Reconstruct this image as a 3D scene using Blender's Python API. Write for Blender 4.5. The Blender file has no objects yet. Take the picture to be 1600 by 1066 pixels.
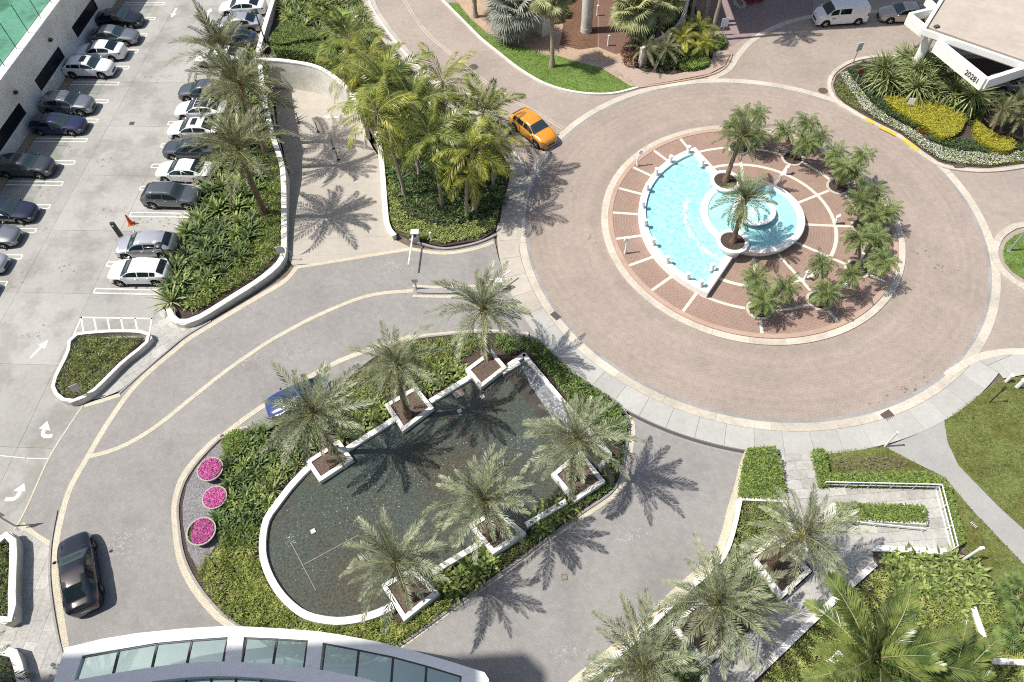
import bpy, math, random
import numpy as np
from mathutils import Vector, Matrix
from mathutils.geometry import tessellate_polygon
random.seed(7); RNG = np.random.default_rng(7)
R = math.radians
scene = bpy.context.scene
COL = scene.collection

# ------------------------------------------------------------------ camera
CAM_F, CAM_PITCH, CAM_ROLL, CAM_H = 1124.643, R(55.7935), R(-2.67388), 41.0
_c, _s = math.cos(CAM_ROLL), math.sin(CAM_ROLL)
cam_data = bpy.data.cameras.new('camera'); cam = bpy.data.objects.new('camera', cam_data); COL.objects.link(cam)
cam_data.sensor_width = 36.0; cam_data.lens = CAM_F / 1600 * 36.0; cam_data.clip_end = 3000; cam_data.clip_start = 0.5
_up0 = Vector((0, math.sin(CAM_PITCH), math.cos(CAM_PITCH))); _r0 = Vector((1, 0, 0)); _fw = Vector((0, math.cos(CAM_PITCH), -math.sin(CAM_PITCH)))
_rt = _c * _r0 + _s * _up0; _up = -_s * _r0 + _c * _up0
cam.matrix_world = Matrix(((_rt.x, _up.x, -_fw.x, 0), (_rt.y, _up.y, -_fw.y, 0), (_rt.z, _up.z, -_fw.z, CAM_H), (0, 0, 0, 1)))
scene.camera = cam

# ------------------------------------------------------------------ sky, sun, exposure
SUN_EL, SUN_AZ = 58.0, 1.5            # shadows fall towards +x, slightly away from the camera
world = bpy.data.worlds.new('World'); scene.world = world; world.use_nodes = True
nt = world.node_tree; nt.nodes.clear()
sky = nt.nodes.new('ShaderNodeTexSky'); sky.sky_type = 'NISHITA'; sky.sun_disc = False
sky.sun_elevation = R(SUN_EL); sky.sun_rotation = R(-90 - SUN_AZ); sky.air_density = 1.0; sky.dust_density = 2.5; sky.ozone_density = 1.0
bg = nt.nodes.new('ShaderNodeBackground'); bg.inputs['Strength'].default_value = 0.10
wo = nt.nodes.new('ShaderNodeOutputWorld')
nt.links.new(sky.outputs[0], bg.inputs[0]); nt.links.new(bg.outputs[0], wo.inputs[0])
sun_d = bpy.data.lights.new('sun', 'SUN'); sun_d.energy = 4.3; sun_d.angle = R(0.53); sun_d.color = (1.0, 0.95, 0.87)
sun = bpy.data.objects.new('sun', sun_d); COL.objects.link(sun)
_dir = Vector((math.cos(R(SUN_EL)) * math.cos(R(SUN_AZ)), math.cos(R(SUN_EL)) * math.sin(R(SUN_AZ)), -math.sin(R(SUN_EL))))
sun.rotation_euler = _dir.to_track_quat('-Z', 'Y').to_euler(); sun.location = (-60, -2, 90)
scene.view_settings.view_transform = 'Standard'; scene.view_settings.look = 'None'
scene.view_settings.gamma = 1.0; scene.view_settings.use_curve_mapping = False
scene.view_settings.exposure = 0.36
scene.render.engine = 'CYCLES'
scene.cycles.max_bounces = 6; scene.cycles.diffuse_bounces = 3; scene.cycles.transparent_max_bounces = 8
scene.cycles.use_adaptive_sampling = True; scene.cycles.pixel_filter_type = 'BLACKMAN_HARRIS'; scene.cycles.filter_width = 1.1; scene.cycles.use_denoising = False

# ------------------------------------------------------------------ helpers
def G(px, py, z=0.0):
    """survey point: where the sight line of a photo pixel meets the level z"""
    x = px - 800.0; y = 533.0 - py
    x, y = _c * x - _s * y, _s * x + _c * y
    dz = -CAM_F * math.sin(CAM_PITCH) + y * math.cos(CAM_PITCH)
    t = (CAM_H - z) / -dz
    return (x * t, (CAM_F * math.cos(CAM_PITCH) + y * math.sin(CAM_PITCH)) * t)
def W(pts, z=0.0): return [G(p[0], p[1], z) for p in pts]
def unit(v): l = math.hypot(*v) or 1; return (v[0] / l, v[1] / l)

def tag(o, label=None, cat=None, group=None, kind=None):
    if label: o['label'] = label
    if cat: o['category'] = cat
    if group: o['group'] = group
    if kind: o['kind'] = kind
    return o
def link(o, parent=None):
    COL.objects.link(o)
    if parent is not None: o.parent = parent
    return o
def empty(name, loc=(0, 0, 0), rz=0.0, scale=1.0):
    o = bpy.data.objects.new(name, None); o.location = loc; o.rotation_euler = (0, 0, rz); o.scale = (scale,) * 3
    o.empty_display_size = 0.3
    return link(o)
def mesh(name, verts, faces, mats, mi=None, smooth=False, sharp=None):
    me = bpy.data.meshes.new(name); me.from_pydata([tuple(v) for v in verts], [], faces)
    for m in (mats if isinstance(mats, (list, tuple)) else [mats]): me.materials.append(m)
    if mi is not None: me.polygons.foreach_set('material_index', mi)
    if smooth:
        me.polygons.foreach_set('use_smooth', [True] * len(me.polygons))
        if sharp: me.set_sharp_from_angle(angle=R(sharp))
    me.update(); return me
def obj(name, me, parent=None, loc=(0, 0, 0), rot=(0, 0, 0), scale=(1, 1, 1)):
    o = bpy.data.objects.new(name, me); o.location = loc; o.rotation_euler = rot
    o.scale = scale if not isinstance(scale, (int, float)) else (scale,) * 3
    return link(o, parent)
class MB:
    """collects simple solids for one mesh"""
    def __init__(s): s.v = []; s.f = []; s.m = []
    def add(s, v, f, m=0):
        b = len(s.v); s.v += [tuple(p) for p in v]; s.f += [[i + b for i in q] for q in f]; s.m += [m] * len(f); return s
    def box(s, c, d, rz=0.0, m=0, ry=0.0):
        M_ = Matrix.Rotation(rz, 3, 'Z') @ Matrix.Rotation(ry, 3, 'Y')
        v = [Vector(c) + M_ @ Vector((x * d[0] / 2, y * d[1] / 2, z * d[2] / 2)) for z in (-1, 1) for y in (-1, 1) for x in (-1, 1)]
        return s.add(v, [[0, 2, 3, 1], [4, 5, 7, 6], [0, 1, 5, 4], [2, 6, 7, 3], [0, 4, 6, 2], [1, 3, 7, 5]], m)
    def bar(s, a, b, w, h=None, m=0):
        h = h or w; a = Vector(a); b = Vector(b); d = (b - a).normalized()
        u = Vector((0, 0, 1)) if abs(d.z) < .95 else Vector((1, 0, 0))
        r = d.cross(u).normalized() * w / 2; u2 = r.cross(d).normalized() * h / 2
        v = [p + x * r + y * u2 for p in (a, b) for x, y in ((-1, -1), (1, -1), (1, 1), (-1, 1))]
        return s.add(v, [[3, 2, 1, 0], [4, 5, 6, 7], [0, 1, 5, 4], [1, 2, 6, 5], [2, 3, 7, 6], [3, 0, 4, 7]], m)
    def tube(s, pts, rad, n=8, m=0, cap=True):
        rings = []; pts = [Vector(p) for p in pts]
        for i, p in enumerate(pts):
            d = (pts[min(i + 1, len(pts) - 1)] - pts[max(i - 1, 0)]).normalized()
            u = Vector((0, 1, 0)) if abs(d.y) < .9 else Vector((1, 0, 0))
            a = d.cross(u).normalized(); b = d.cross(a).normalized(); r = rad[i] if hasattr(rad, '__len__') else rad
            rings.append([p + (a * math.cos(t) + b * math.sin(t)) * r for t in [2 * math.pi * k / n for k in range(n)]])
        v = [q for rg in rings for q in rg]; f = []
        for i in range(len(pts) - 1):
            for k in range(n): k2 = (k + 1) % n; f.append([i * n + k, i * n + k2, (i + 1) * n + k2, (i + 1) * n + k])
        if cap: f.append(list(range(n))[::-1]); f.append([(len(pts) - 1) * n + k for k in range(n)])
        return s.add(v, f, m)
    def lathe(s, prof, n=24, c=(0, 0, 0), m=0, axis='z', a0=0.0, a1=2 * math.pi):
        full = abs(a1 - a0 - 2 * math.pi) < 1e-6; cols = n if full else n + 1; v = []; f = []
        for k in range(cols):
            t = a0 + (a1 - a0) * k / n
            for r, z in prof:
                q = (r * math.cos(t), r * math.sin(t), z)
                if axis == 'y': q = (q[0], z, q[1])
                v.append((q[0] + c[0], q[1] + c[1], q[2] + c[2]))
        P_ = len(prof)
        for k in range(n):
            k2 = (k + 1) % cols
            for j in range(P_ - 1): f.append([k * P_ + j, k2 * P_ + j, k2 * P_ + j + 1, k * P_ + j + 1])
        return s.add(v, f, m)
    def prism(s, pts, z0, z1, m=0):
        n = len(pts)
        if area(pts) < 0: pts = pts[::-1]
        v = [(x, y, z0) for x, y in pts] + [(x, y, z1) for x, y in pts]
        f = [[i, (i + 1) % n, n + (i + 1) % n, n + i] for i in range(n)]
        tr = tessellate_polygon([[Vector((x, y, 0)) for x, y in pts]])
        for t in tr:
            a, b, c_ = [Vector((pts[i][0], pts[i][1], 0)) for i in t]
            t = list(t) if (b - a).cross(c_ - a).z > 0 else list(t)[::-1]
            f.append([n + i for i in t])
        return s.add(v, f, m)
    def obj(s, name, mats, parent=None, smooth=False, sharp=None, **k):
        return obj(name, mesh(name, s.v, s.f, mats, s.m if isinstance(mats, (list, tuple)) else None, smooth, sharp), parent, **k)
def area(p): return sum(p[i][0] * p[(i + 1) % len(p)][1] - p[(i + 1) % len(p)][0] * p[i][1] for i in range(len(p))) / 2
def sheet(name, pts, z, mt, holes=(), parent=None):
    loops = [[Vector((x, y, 0)) for x, y in pts]] + [[Vector((x, y, 0)) for x, y in h] for h in holes]
    vs = [v for l in loops for v in l]; fs = []
    for t in tessellate_polygon(loops):
        a, b, c_ = [vs[i] for i in t]; fs.append(list(t) if (b - a).cross(c_ - a).z > 0 else list(t)[::-1])
    zz = z if callable(z) else (lambda x, y: z)
    return obj(name, mesh(name, [(v.x, v.y, zz(v.x, v.y)) for v in vs], fs, mt), parent)
def catmull(p, n=8, closed=False):
    out = []; N = len(p)
    for i in range(N if closed else N - 1):
        g = (lambda k: p[k % N]) if closed else (lambda k: p[min(max(k, 0), N - 1)])
        a, b, c_, d = g(i - 1), g(i), g(i + 1), g(i + 2)
        for j in range(n):
            t = j / n
            out.append(tuple(.5 * (2 * b[k] + (c_[k] - a[k]) * t + (2 * a[k] - 5 * b[k] + 4 * c_[k] - d[k]) * t * t + (3 * b[k] - a[k] - 3 * c_[k] + d[k]) * t ** 3) for k in range(len(b))))
    if not closed: out.append(tuple(p[-1]))
    return out
def resample(p, step, closed=False):
    q = list(p) + ([p[0]] if closed else []); L = [0.0]
    for a, b in zip(q, q[1:]): L.append(L[-1] + math.dist(a, b))
    n = max(1, round(L[-1] / step)); out = []; j = 0
    for i in range(n + (0 if closed else 1)):
        s = L[-1] * i / n
        while j < len(L) - 2 and L[j + 1] < s: j += 1
        t = (s - L[j]) / ((L[j + 1] - L[j]) or 1); out.append(tuple(q[j][k] + t * (q[j + 1][k] - q[j][k]) for k in range(len(q[0]))))
    return out
def offset(p, d, closed=False):
    out = []; N = len(p)
    for i in range(N):
        a = p[(i - 1) % N] if closed or i > 0 else p[i]; b = p[(i + 1) % N] if closed or i < N - 1 else p[i]
        t = unit((b[0] - a[0], b[1] - a[1])); out.append((p[i][0] - t[1] * d, p[i][1] + t[0] * d))
    return out
def corner_offset(p, d):
    """mitred offset of a closed polygon (positive = inwards for CCW)"""
    N = len(p); out = []
    if area(p) < 0: p = p[::-1]
    for i in range(N):
        a, b, c_ = p[i - 1], p[i], p[(i + 1) % N]; u = unit((b[0] - a[0], b[1] - a[1])); v = unit((c_[0] - b[0], c_[1] - b[1]))
        n1 = (-u[1], u[0]); n2 = (-v[1], v[0]); k = 1 + n1[0] * n2[0] + n1[1] * n2[1]; k = max(k, .35)
        out.append((b[0] + (n1[0] + n2[0]) * d / k, b[1] + (n1[1] + n2[1]) * d / k))
    return out
def strip(mb, left, right, z0, z1, m=0, closed=False):
    """solid strip between two polylines of equal length"""
    n = len(left); v = []
    for l, r in zip(left, right): v += [(l[0], l[1], z1), (r[0], r[1], z1), (r[0], r[1], z0), (l[0], l[1], z0)]
    f = []
    for i in range(n if closed else n - 1):
        a = i * 4; b = ((i + 1) % n) * 4
        f += [[a, a + 1, b + 1, b], [a + 1, a + 2, b + 2, b + 1], [a + 3, a, b, b + 3]]
    if not closed: f += [[0, 3, 2, 1], [4 * n - 4, 4 * n - 3, 4 * n - 2, 4 * n - 1]]
    return mb.add(v, f, m)
def pieces_along(name, path, w, z0, z1, step, gap, mt, parent, sub=4, closed=False, side=0.0):
    """a kerb or wall cap laid as separate pieces along a path"""
    P_ = resample(path, step / sub, closed); N = len(P_)
    lf = offset(P_, w / 2 + side, closed); rt = offset(P_, -w / 2 + side, closed); i = 0
    while i < (N if closed else N - 1):
        idx = [(i + k) % N if closed else min(i + k, N - 1) for k in range(sub + 1)]
        if not closed: idx = sorted(set(idx))
        if len(idx) < 2: break
        l = [lf[k] for k in idx]; r = [rt[k] for k in idx]
        def trim(q):
            d = unit((q[1][0] - q[0][0], q[1][1] - q[0][1])); e = unit((q[-1][0] - q[-2][0], q[-1][1] - q[-2][1]))
            return [(q[0][0] + d[0] * gap / 2, q[0][1] + d[1] * gap / 2)] + q[1:-1] + [(q[-1][0] - e[0] * gap / 2, q[-1][1] - e[1] * gap / 2)]
        mb = MB(); strip(mb, trim(l), trim(r), z0, z1 + RNG.uniform(-.004, .004)); mb.obj(name, mt, parent); i += sub
def clip_rect(poly, x0, x1, y0, y1):
    def cut(p, f, g):
        out = []
        for i in range(len(p)):
            a, b = p[i - 1], p[i]; fa, fb = f(a), f(b)
            if fa >= 0 and fb >= 0: out.append(b)
            elif fa >= 0: out.append(g(a, b, fa / (fa - fb)))
            elif fb >= 0: out.append(g(a, b, fa / (fa - fb))); out.append(b)
        return out
    L_ = lambda a, b, t: (a[0] + (b[0] - a[0]) * t, a[1] + (b[1] - a[1]) * t)
    for f in (lambda q: q[0] - x0, lambda q: x1 - q[0], lambda q: q[1] - y0, lambda q: y1 - q[1]):
        if len(poly) < 3: return []
        poly = cut(poly, f, L_)
    return poly
def tiles(name, poly, tw, th, ang, gap, z0, z1, mt, parent, stagger=0.5, jit=.004, minarea=.02, split=None):
    """paving laid as separate slabs, cut to the outline"""
    c_, s_ = math.cos(-ang), math.sin(-ang); q = [(x * c_ - y * s_, x * s_ + y * c_) for x, y in poly]
    xs = [p[0] for p in q]; ys = [p[1] for p in q]; c2, s2 = math.cos(ang), math.sin(ang); j = 0
    y = math.floor(min(ys) / th) * th
    while y < max(ys):
        x = math.floor(min(xs) / tw) * tw - (stagger * tw if j % 2 else 0)
        while x < max(xs):
            r = clip_rect(q, x + gap / 2, x + tw - gap / 2, y + gap / 2, y + th - gap / 2)
            r = [p for i, p in enumerate(r) if math.dist(p, r[i - 1]) > 1e-4]
            if len(r) >= 3 and abs(area(r)) > minarea:
                w = [(a * c2 - b * s2, a * s2 + b * c2) for a, b in r]; MB().prism(w, z0, z1 + RNG.uniform(-jit, jit)).obj(name, mt, parent)
            x += tw
        y += th; j += 1
def inside(poly, X, Y):
    r = np.zeros(len(X), bool); n = len(poly)
    for i in range(n):
        x1, y1 = poly[i - 1]; x2, y2 = poly[i]
        if y1 == y2: continue
        r ^= ((y1 > Y) != (y2 > Y)) & (X < (x2 - x1) * (Y - y1) / (y2 - y1) + x1)
    return r
def sample(poly, n):
    xs = [p[0] for p in poly]; ys = [p[1] for p in poly]; out = np.zeros((0, 2)); A = (max(xs) - min(xs)) * (max(ys) - min(ys))
    while len(out) < n:
        q = RNG.uniform((min(xs), min(ys)), (max(xs), max(ys)), (int(n * 1.6 * max(1, A / max(.01, abs(area(poly))))) + 8, 2)); out = np.vstack([out, q[inside(poly, q[:, 0], q[:, 1])]])
    return out[:n]
def spaced(poly, d, tries=4000):
    pts = []; c_ = sample(poly, min(tries, int(abs(area(poly)) / d / d * 9) + 30)); grid = {}
    for p in c_:
        k = (int(p[0] // d), int(p[1] // d))
        if all(math.dist(p, q) >= d for i in (-1, 0, 1) for j in (-1, 0, 1) for q in grid.get((k[0] + i, k[1] + j), [])): grid.setdefault(k, []).append(p); pts.append(tuple(p))
    return pts
def big_mesh(name, V, F4, mt):
    """fast quad mesh from arrays"""
    me = bpy.data.meshes.new(name); n = len(V); k = len(F4)
    me.vertices.add(n); me.vertices.foreach_set('co', np.asarray(V, np.float32).ravel())
    me.loops.add(k * 4); me.loops.foreach_set('vertex_index', np.asarray(F4, np.int32).ravel())
    me.polygons.add(k); me.polygons.foreach_set('loop_start', np.arange(0, k * 4, 4, dtype=np.int32)); me.polygons.foreach_set('loop_total', np.full(k, 4, np.int32))
    me.materials.append(mt); me.update(calc_edges=True); me.validate(); return me
def leaf_arrays(P_, yaw, tilt, L, Wd, fold=0.0):
    """diamond leaves: base P_, direction yaw/tilt, length L, width Wd"""
    d = np.stack([np.cos(yaw) * np.cos(tilt), np.sin(yaw) * np.cos(tilt), np.sin(tilt)], 1)
    s_ = np.stack([-np.sin(yaw), np.cos(yaw), np.zeros_like(yaw)], 1); roll = RNG.uniform(-.7, .7, len(yaw))
    up = np.cross(d, s_); s_ = s_ * np.cos(roll)[:, None] + up * np.sin(roll)[:, None]
    L = L[:, None]; Wd = Wd[:, None]
    V = np.stack([P_, P_ + d * L * .45 + s_ * Wd / 2, P_ + d * L, P_ + d * L * .45 - s_ * Wd / 2], 1).reshape(-1, 3)
    return V, np.arange(len(V)).reshape(-1, 4)
def vnoise(x, y, sc, seed=0):
    """cheap smooth value noise"""
    x = x * sc + 31.7 * seed; y = y * sc + 17.3 * seed; xi = np.floor(x); yi = np.floor(y); fx = x - xi; fy = y - yi
    h = lambda a, b: (np.sin(a * 127.1 + b * 311.7) * 43758.5453) % 1.0
    fx = fx * fx * (3 - 2 * fx); fy = fy * fy * (3 - 2 * fy)
    return (h(xi, yi) * (1 - fx) + h(xi + 1, yi) * fx) * (1 - fy) + (h(xi, yi + 1) * (1 - fx) + h(xi + 1, yi + 1) * fx) * fy
def leafbed(name, poly, dens, L, Wd, h, mt, z0=0.05, up=.5, mound=1.2, skip=0.0, parent=None, kind='stuff', label=None, cat=None, flat=.35):
    """ground cover: many small leaves over an outline"""
    n = int(abs(area(poly)) * dens); p = sample(poly, n); nz = vnoise(p[:, 0], p[:, 1], mound, 3) * .6 + vnoise(p[:, 0], p[:, 1], mound * 3.1, 5) * .4
    if skip: k = nz > skip * RNG.uniform(.6, 1.2, n); p = p[k]; nz = nz[k]; n = len(p)
    z = z0 + h * (flat + (1 - flat) * nz) * RNG.uniform(0, 1, n) ** .35
    V, F = leaf_arrays(np.column_stack([p, z]), RNG.uniform(0, 6.283, n), RNG.uniform(-.3, up + .5, n), L * RNG.uniform(.6, 1.25, n), Wd * RNG.uniform(.7, 1.3, n))
    o = obj(name, big_mesh(name, V, F, mt), parent)
    if kind: tag(o, kind=kind)
    if label: tag(o, label, cat)
    return o

# ------------------------------------------------------------------ materials
MATS = {}
def new_mat(name):
    m = bpy.data.materials.new(name); m.use_nodes = True; n = m.node_tree; b = n.nodes['Principled BSDF']; MATS[name] = m
    return m, n, b
def nd(n, t, **k):
    x = n.nodes.new('ShaderNode' + t)
    for a, v in k.items():
        if a.startswith('i_'):
            x.inputs[a[2:].replace('_', ' ')].default_value = v
        else: setattr(x, a, v)
    return x
def rgb(c): return (c[0], c[1], c[2], 1.0)
def sc(c, f): return tuple(min(1.0, x * f) for x in c)
def noise_col(n, c1, c2, scale, detail=6, lo=.35, hi=.65, vec=None):
    g = nd(n, 'NewGeometry'); t = nd(n, 'TexNoise'); t.inputs['Scale'].default_value = scale; t.inputs['Detail'].default_value = detail
    t.inputs['Roughness'].default_value = .62
    n.links.new(vec or g.outputs['Position'], t.inputs['Vector']); r = nd(n, 'ValToRGB')
    r.color_ramp.elements[0].position = lo; r.color_ramp.elements[1].position = hi
    r.color_ramp.elements[0].color = rgb(c1); r.color_ramp.elements[1].color = rgb(c2); n.links.new(t.outputs['Fac'], r.inputs['Fac'])
    return r.outputs['Color'], t.outputs['Fac']
def mult(n, a, b, fac=1.0, mode='MULTIPLY'):
    m = nd(n, 'MixRGB', blend_type=mode); m.inputs[0].default_value = fac
    n.links.new(a, m.inputs[1])
    if isinstance(b, tuple): m.inputs[2].default_value = rgb(b)
    else: n.links.new(b, m.inputs[2])
    return m.outputs[0]
def bump(n, b, h, strength, dist=.02):
    x = nd(n, 'Bump'); x.inputs['Strength'].default_value = strength; x.inputs['Distance'].default_value = dist
    n.links.new(h, x.inputs['Height']); n.links.new(x.outputs[0], b.inputs['Normal'])
def surf(name, c, var=.12, scale=1.5, rough=.85, big=.10, bigscale=.12, bmp=.15, metal=0.0, spec=.3, rnd=0.0, streak=None, grime=0.0):
    """mottled plain surface: fine grain, broad weathering, optional per-piece tint"""
    m, n, b = new_mat(name)
    a, f = noise_col(n, sc(c, 1 - var), sc(c, 1 + var), scale)
    if big: k, _ = noise_col(n, (1 - big,) * 3, (1.0,) * 3, bigscale, 4, .3, .6); a = mult(n, a, k)
    if rnd:
        oi = nd(n, 'ObjectInfo'); r = nd(n, 'MapRange'); r.inputs[3].default_value = 1 - rnd; r.inputs[4].default_value = 1 + rnd * .4
        n.links.new(oi.outputs['Random'], r.inputs[0]); cc = nd(n, 'CombineColor')
        for i in range(3): n.links.new(r.outputs[0], cc.inputs[i])
        a = mult(n, a, cc.outputs[0])
    if grime:
        k, _ = noise_col(n, (.80, .77, .70), (1, 1, 1), 2.6, 9, .34, .47); a = mult(n, a, k, grime)
    if streak:
        k, _ = noise_col(n, streak, (1, 1, 1), .35, 8, .40, .52); a = mult(n, a, k, .8)
    n.links.new(a, b.inputs['Base Color']); b.inputs['Roughness'].default_value = rough; b.inputs['Metallic'].default_value = metal
    b.inputs['Specular IOR Level'].default_value = spec
    if bmp: bump(n, b, f, bmp)
    return m
def paver(name, cols, mortar, bw, bh, ang=0.0, polar=None, big=.18, blotch=None, rough=.85, mort=.02, bigscale=.15, wear=None):
    m, n, b = new_mat(name); g = nd(n, 'NewGeometry'); vec = g.outputs['Position']
    if polar:
        sx = nd(n, 'SeparateXYZ'); n.links.new(vec, sx.inputs[0])
        def mth(op, a, b_=None):
            q = nd(n, 'Math', operation=op)
            for i, v in enumerate((a, b_)):
                if v is None: continue
                if isinstance(v, (int, float)): q.inputs[i].default_value = v
                else: n.links.new(v, q.inputs[i])
            return q.outputs[0]
        dx = mth('SUBTRACT', sx.outputs[0], polar[0]); dy = mth('SUBTRACT', sx.outputs[1], polar[1])
        rr = mth('SQRT', mth('ADD', mth('MULTIPLY', dx, dx), mth('MULTIPLY', dy, dy))); th = mth('MULTIPLY', mth('ARCTAN2', dy, dx), polar[2])
        cx = nd(n, 'CombineXYZ'); n.links.new(th, cx.inputs[0]); n.links.new(rr, cx.inputs[1]); bv = cx.outputs[0]
    else:
        mp = nd(n, 'Mapping'); mp.inputs['Rotation'].default_value = (0, 0, ang); n.links.new(vec, mp.inputs[0]); bv = mp.outputs[0]
    t = nd(n, 'TexBrick'); t.inputs['Scale'].default_value = 1.0; t.inputs['Brick Width'].default_value = bw; t.inputs['Row Height'].default_value = bh
    t.inputs['Mortar Size'].default_value = mort; t.inputs['Mortar Smooth'].default_value = .2; t.inputs['Bias'].default_value = 0.0
    t.inputs['Color1'].default_value = rgb(cols[0]); t.inputs['Color2'].default_value = rgb(cols[1]); t.inputs['Mortar'].default_value = rgb(mortar)
    n.links.new(bv, t.inputs['Vector']); a = t.outputs['Color']
    k, _ = noise_col(n, (1 - big,) * 3, (1.0,) * 3, bigscale, 5, .3, .62); a = mult(n, a, k)
    k2, f2 = noise_col(n, (.92,) * 3, (1.05,) * 3, 2.2, 6); a = mult(n, a, k2)
    if wear:
        sx2 = nd(n, 'SeparateXYZ'); n.links.new(vec, sx2.inputs[0]); v2 = nd(n, 'Vector' 'Math', operation='DISTANCE'); fl = nd(n, 'CombineXYZ'); n.links.new(sx2.outputs[0], fl.inputs[0]); n.links.new(sx2.outputs[1], fl.inputs[1]); n.links.new(fl.outputs[0], v2.inputs[0]); v2.inputs[1].default_value = (wear[0], wear[1], 0); cw_ = nd(n, 'CombineXYZ'); n.links.new(v2.outputs['Value'], cw_.inputs[0]); wk, _ = noise_col(n, (.88, .88, .885), (1.03, 1.03, 1.03), .9, 5, .38, .62, cw_.outputs[0]); a = mult(n, a, wk, .8)
    if blotch: k3, _ = noise_col(n, blotch, (1, 1, 1), .33, 6, .36, .5); a = mult(n, a, k3, .75)
    n.links.new(a, b.inputs['Base Color']); b.inputs['Roughness'].default_value = rough; b.inputs['Specular IOR Level'].default_value = .25
    x = nd(n, 'Math', operation='SUBTRACT'); x.inputs[0].default_value = 1.0; n.links.new(t.outputs['Fac'], x.inputs[1]); bump(n, b, x.outputs[0], .5, .01)
    return m
def leafm(name, c, c2=None, scale=5.0, trans=.18, rnd=.25, rough=.55):
    """foliage: varied green, a little light passing through"""
    m, n, b = new_mat(name); c2 = c2 or sc(c, 1.7)
    a, f = noise_col(n, c, c2, scale, 3, .36, .64)
    oi = nd(n, 'ObjectInfo'); r = nd(n, 'MapRange'); r.inputs[3].default_value = 1 - rnd; r.inputs[4].default_value = 1 + rnd
    n.links.new(oi.outputs['Random'], r.inputs[0]); hs = nd(n, 'HueSaturation'); n.links.new(a, hs.inputs['Color']); n.links.new(r.outputs[0], hs.inputs['Value'])
    n.links.new(hs.outputs[0], b.inputs['Base Color']); b.inputs['Roughness'].default_value = rough; b.inputs['Specular IOR Level'].default_value = .35
    tr = nd(n, 'BsdfTranslucent'); n.links.new(hs.outputs[0], tr.inputs[0]); mx = nd(n, 'MixShader'); mx.inputs[0].default_value = trans
    out = n.nodes['Material Output']; n.links.new(b.outputs[0], mx.inputs[1]); n.links.new(tr.outputs[0], mx.inputs[2]); n.links.new(mx.outputs[0], out.inputs[0])
    return m
def paint(name, c, metal=0.0, rough=.3, coat=.8, spec=.5):
    m, n, b = new_mat(name); b.inputs['Base Color'].default_value = rgb(c); b.inputs['Metallic'].default_value = metal
    b.inputs['Roughness'].default_value = rough; b.inputs['Coat Weight'].default_value = coat; b.inputs['Coat Roughness'].default_value = .06; b.inputs['Specular IOR Level'].default_value = spec
    return m
def plain(name, c, rough=.6, metal=0.0, spec=.4):
    m, n, b = new_mat(name); b.inputs['Base Color'].default_value = rgb(c); b.inputs['Roughness'].default_value = rough; b.inputs['Metallic'].default_value = metal
    b.inputs['Specular IOR Level'].default_value = spec; return m
def glass_sheet(name, tint, refl=.12, base=.55):
    """thin pane: partly see-through, partly mirror"""
    m, n, b = new_mat(name); n.nodes.remove(b); out = n.nodes['Material Output']
    t = nd(n, 'BsdfTransparent'); t.inputs[0].default_value = rgb(tint); g = nd(n, 'BsdfGlossy'); g.inputs[0].default_value = (.62, .84, .86, 1); g.inputs['Roughness'].default_value = .03
    lw = nd(n, 'LayerWeight'); pw = nd(n, 'Math', operation='POWER'); pw.inputs[1].default_value = 4.0; n.links.new(lw.outputs['Facing'], pw.inputs[0]); ad = nd(n, 'Math', operation='MULTIPLY_ADD'); ad.inputs[1].default_value = .6; ad.inputs[2].default_value = refl; n.links.new(pw.outputs[0], ad.inputs[0])
    mx = nd(n, 'MixShader'); n.links.new(ad.outputs[0], mx.inputs[0]); n.links.new(t.outputs[0], mx.inputs[1]); n.links.new(g.outputs[0], mx.inputs[2]); n.links.new(mx.outputs[0], out.inputs[0])
    return m
def water(name, c1, c2, foam=None, scale=1.0, rough=.12, bscale=6.0, bstr=.35, flo=.56, fhi=.62, foam_scale=3.5, mask=None, ripple=.88):
    m, n, b = new_mat(name); a, f = noise_col(n, c1, c2, scale, 5, .35, .65)
    k, _ = noise_col(n, (ripple,) * 3, (2 - ripple,) * 3, 8.0, 9, .38, .62); a = mult(n, a, k)
    if foam:
        g = nd(n, 'NewGeometry'); t = nd(n, 'TexNoise'); t.inputs['Scale'].default_value = foam_scale; t.inputs['Detail'].default_value = 8; t.inputs['Roughness'].default_value = .75
        n.links.new(g.outputs['Position'], t.inputs['Vector']); r = nd(n, 'ValToRGB'); r.color_ramp.elements[0].position = flo; r.color_ramp.elements[1].position = fhi
        n.links.new(t.outputs['Fac'], r.inputs[0]); fm = r.outputs[0]
        if mask is not None:
            k, _ = noise_col(n, (0, 0, 0), (1, 1, 1), mask, 2, .42, .6); fm = mult(n, fm, k)
        mx = nd(n, 'MixRGB'); n.links.new(fm, mx.inputs[0]); n.links.new(a, mx.inputs[1]); mx.inputs[2].default_value = rgb(foam); a = mx.outputs[0]
    n.links.new(a, b.inputs['Base Color']); b.inputs['Roughness'].default_value = rough; b.inputs['Specular IOR Level'].default_value = .5; b.inputs['IOR'].default_value = 1.33
    g2 = nd(n, 'NewGeometry'); w = nd(n, 'TexNoise'); w.inputs['Scale'].default_value = bscale; w.inputs['Detail'].default_value = 4; n.links.new(g2.outputs['Position'], w.inputs['Vector']); bump(n, b, w.outputs[0], bstr, .05)
    return m

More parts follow.
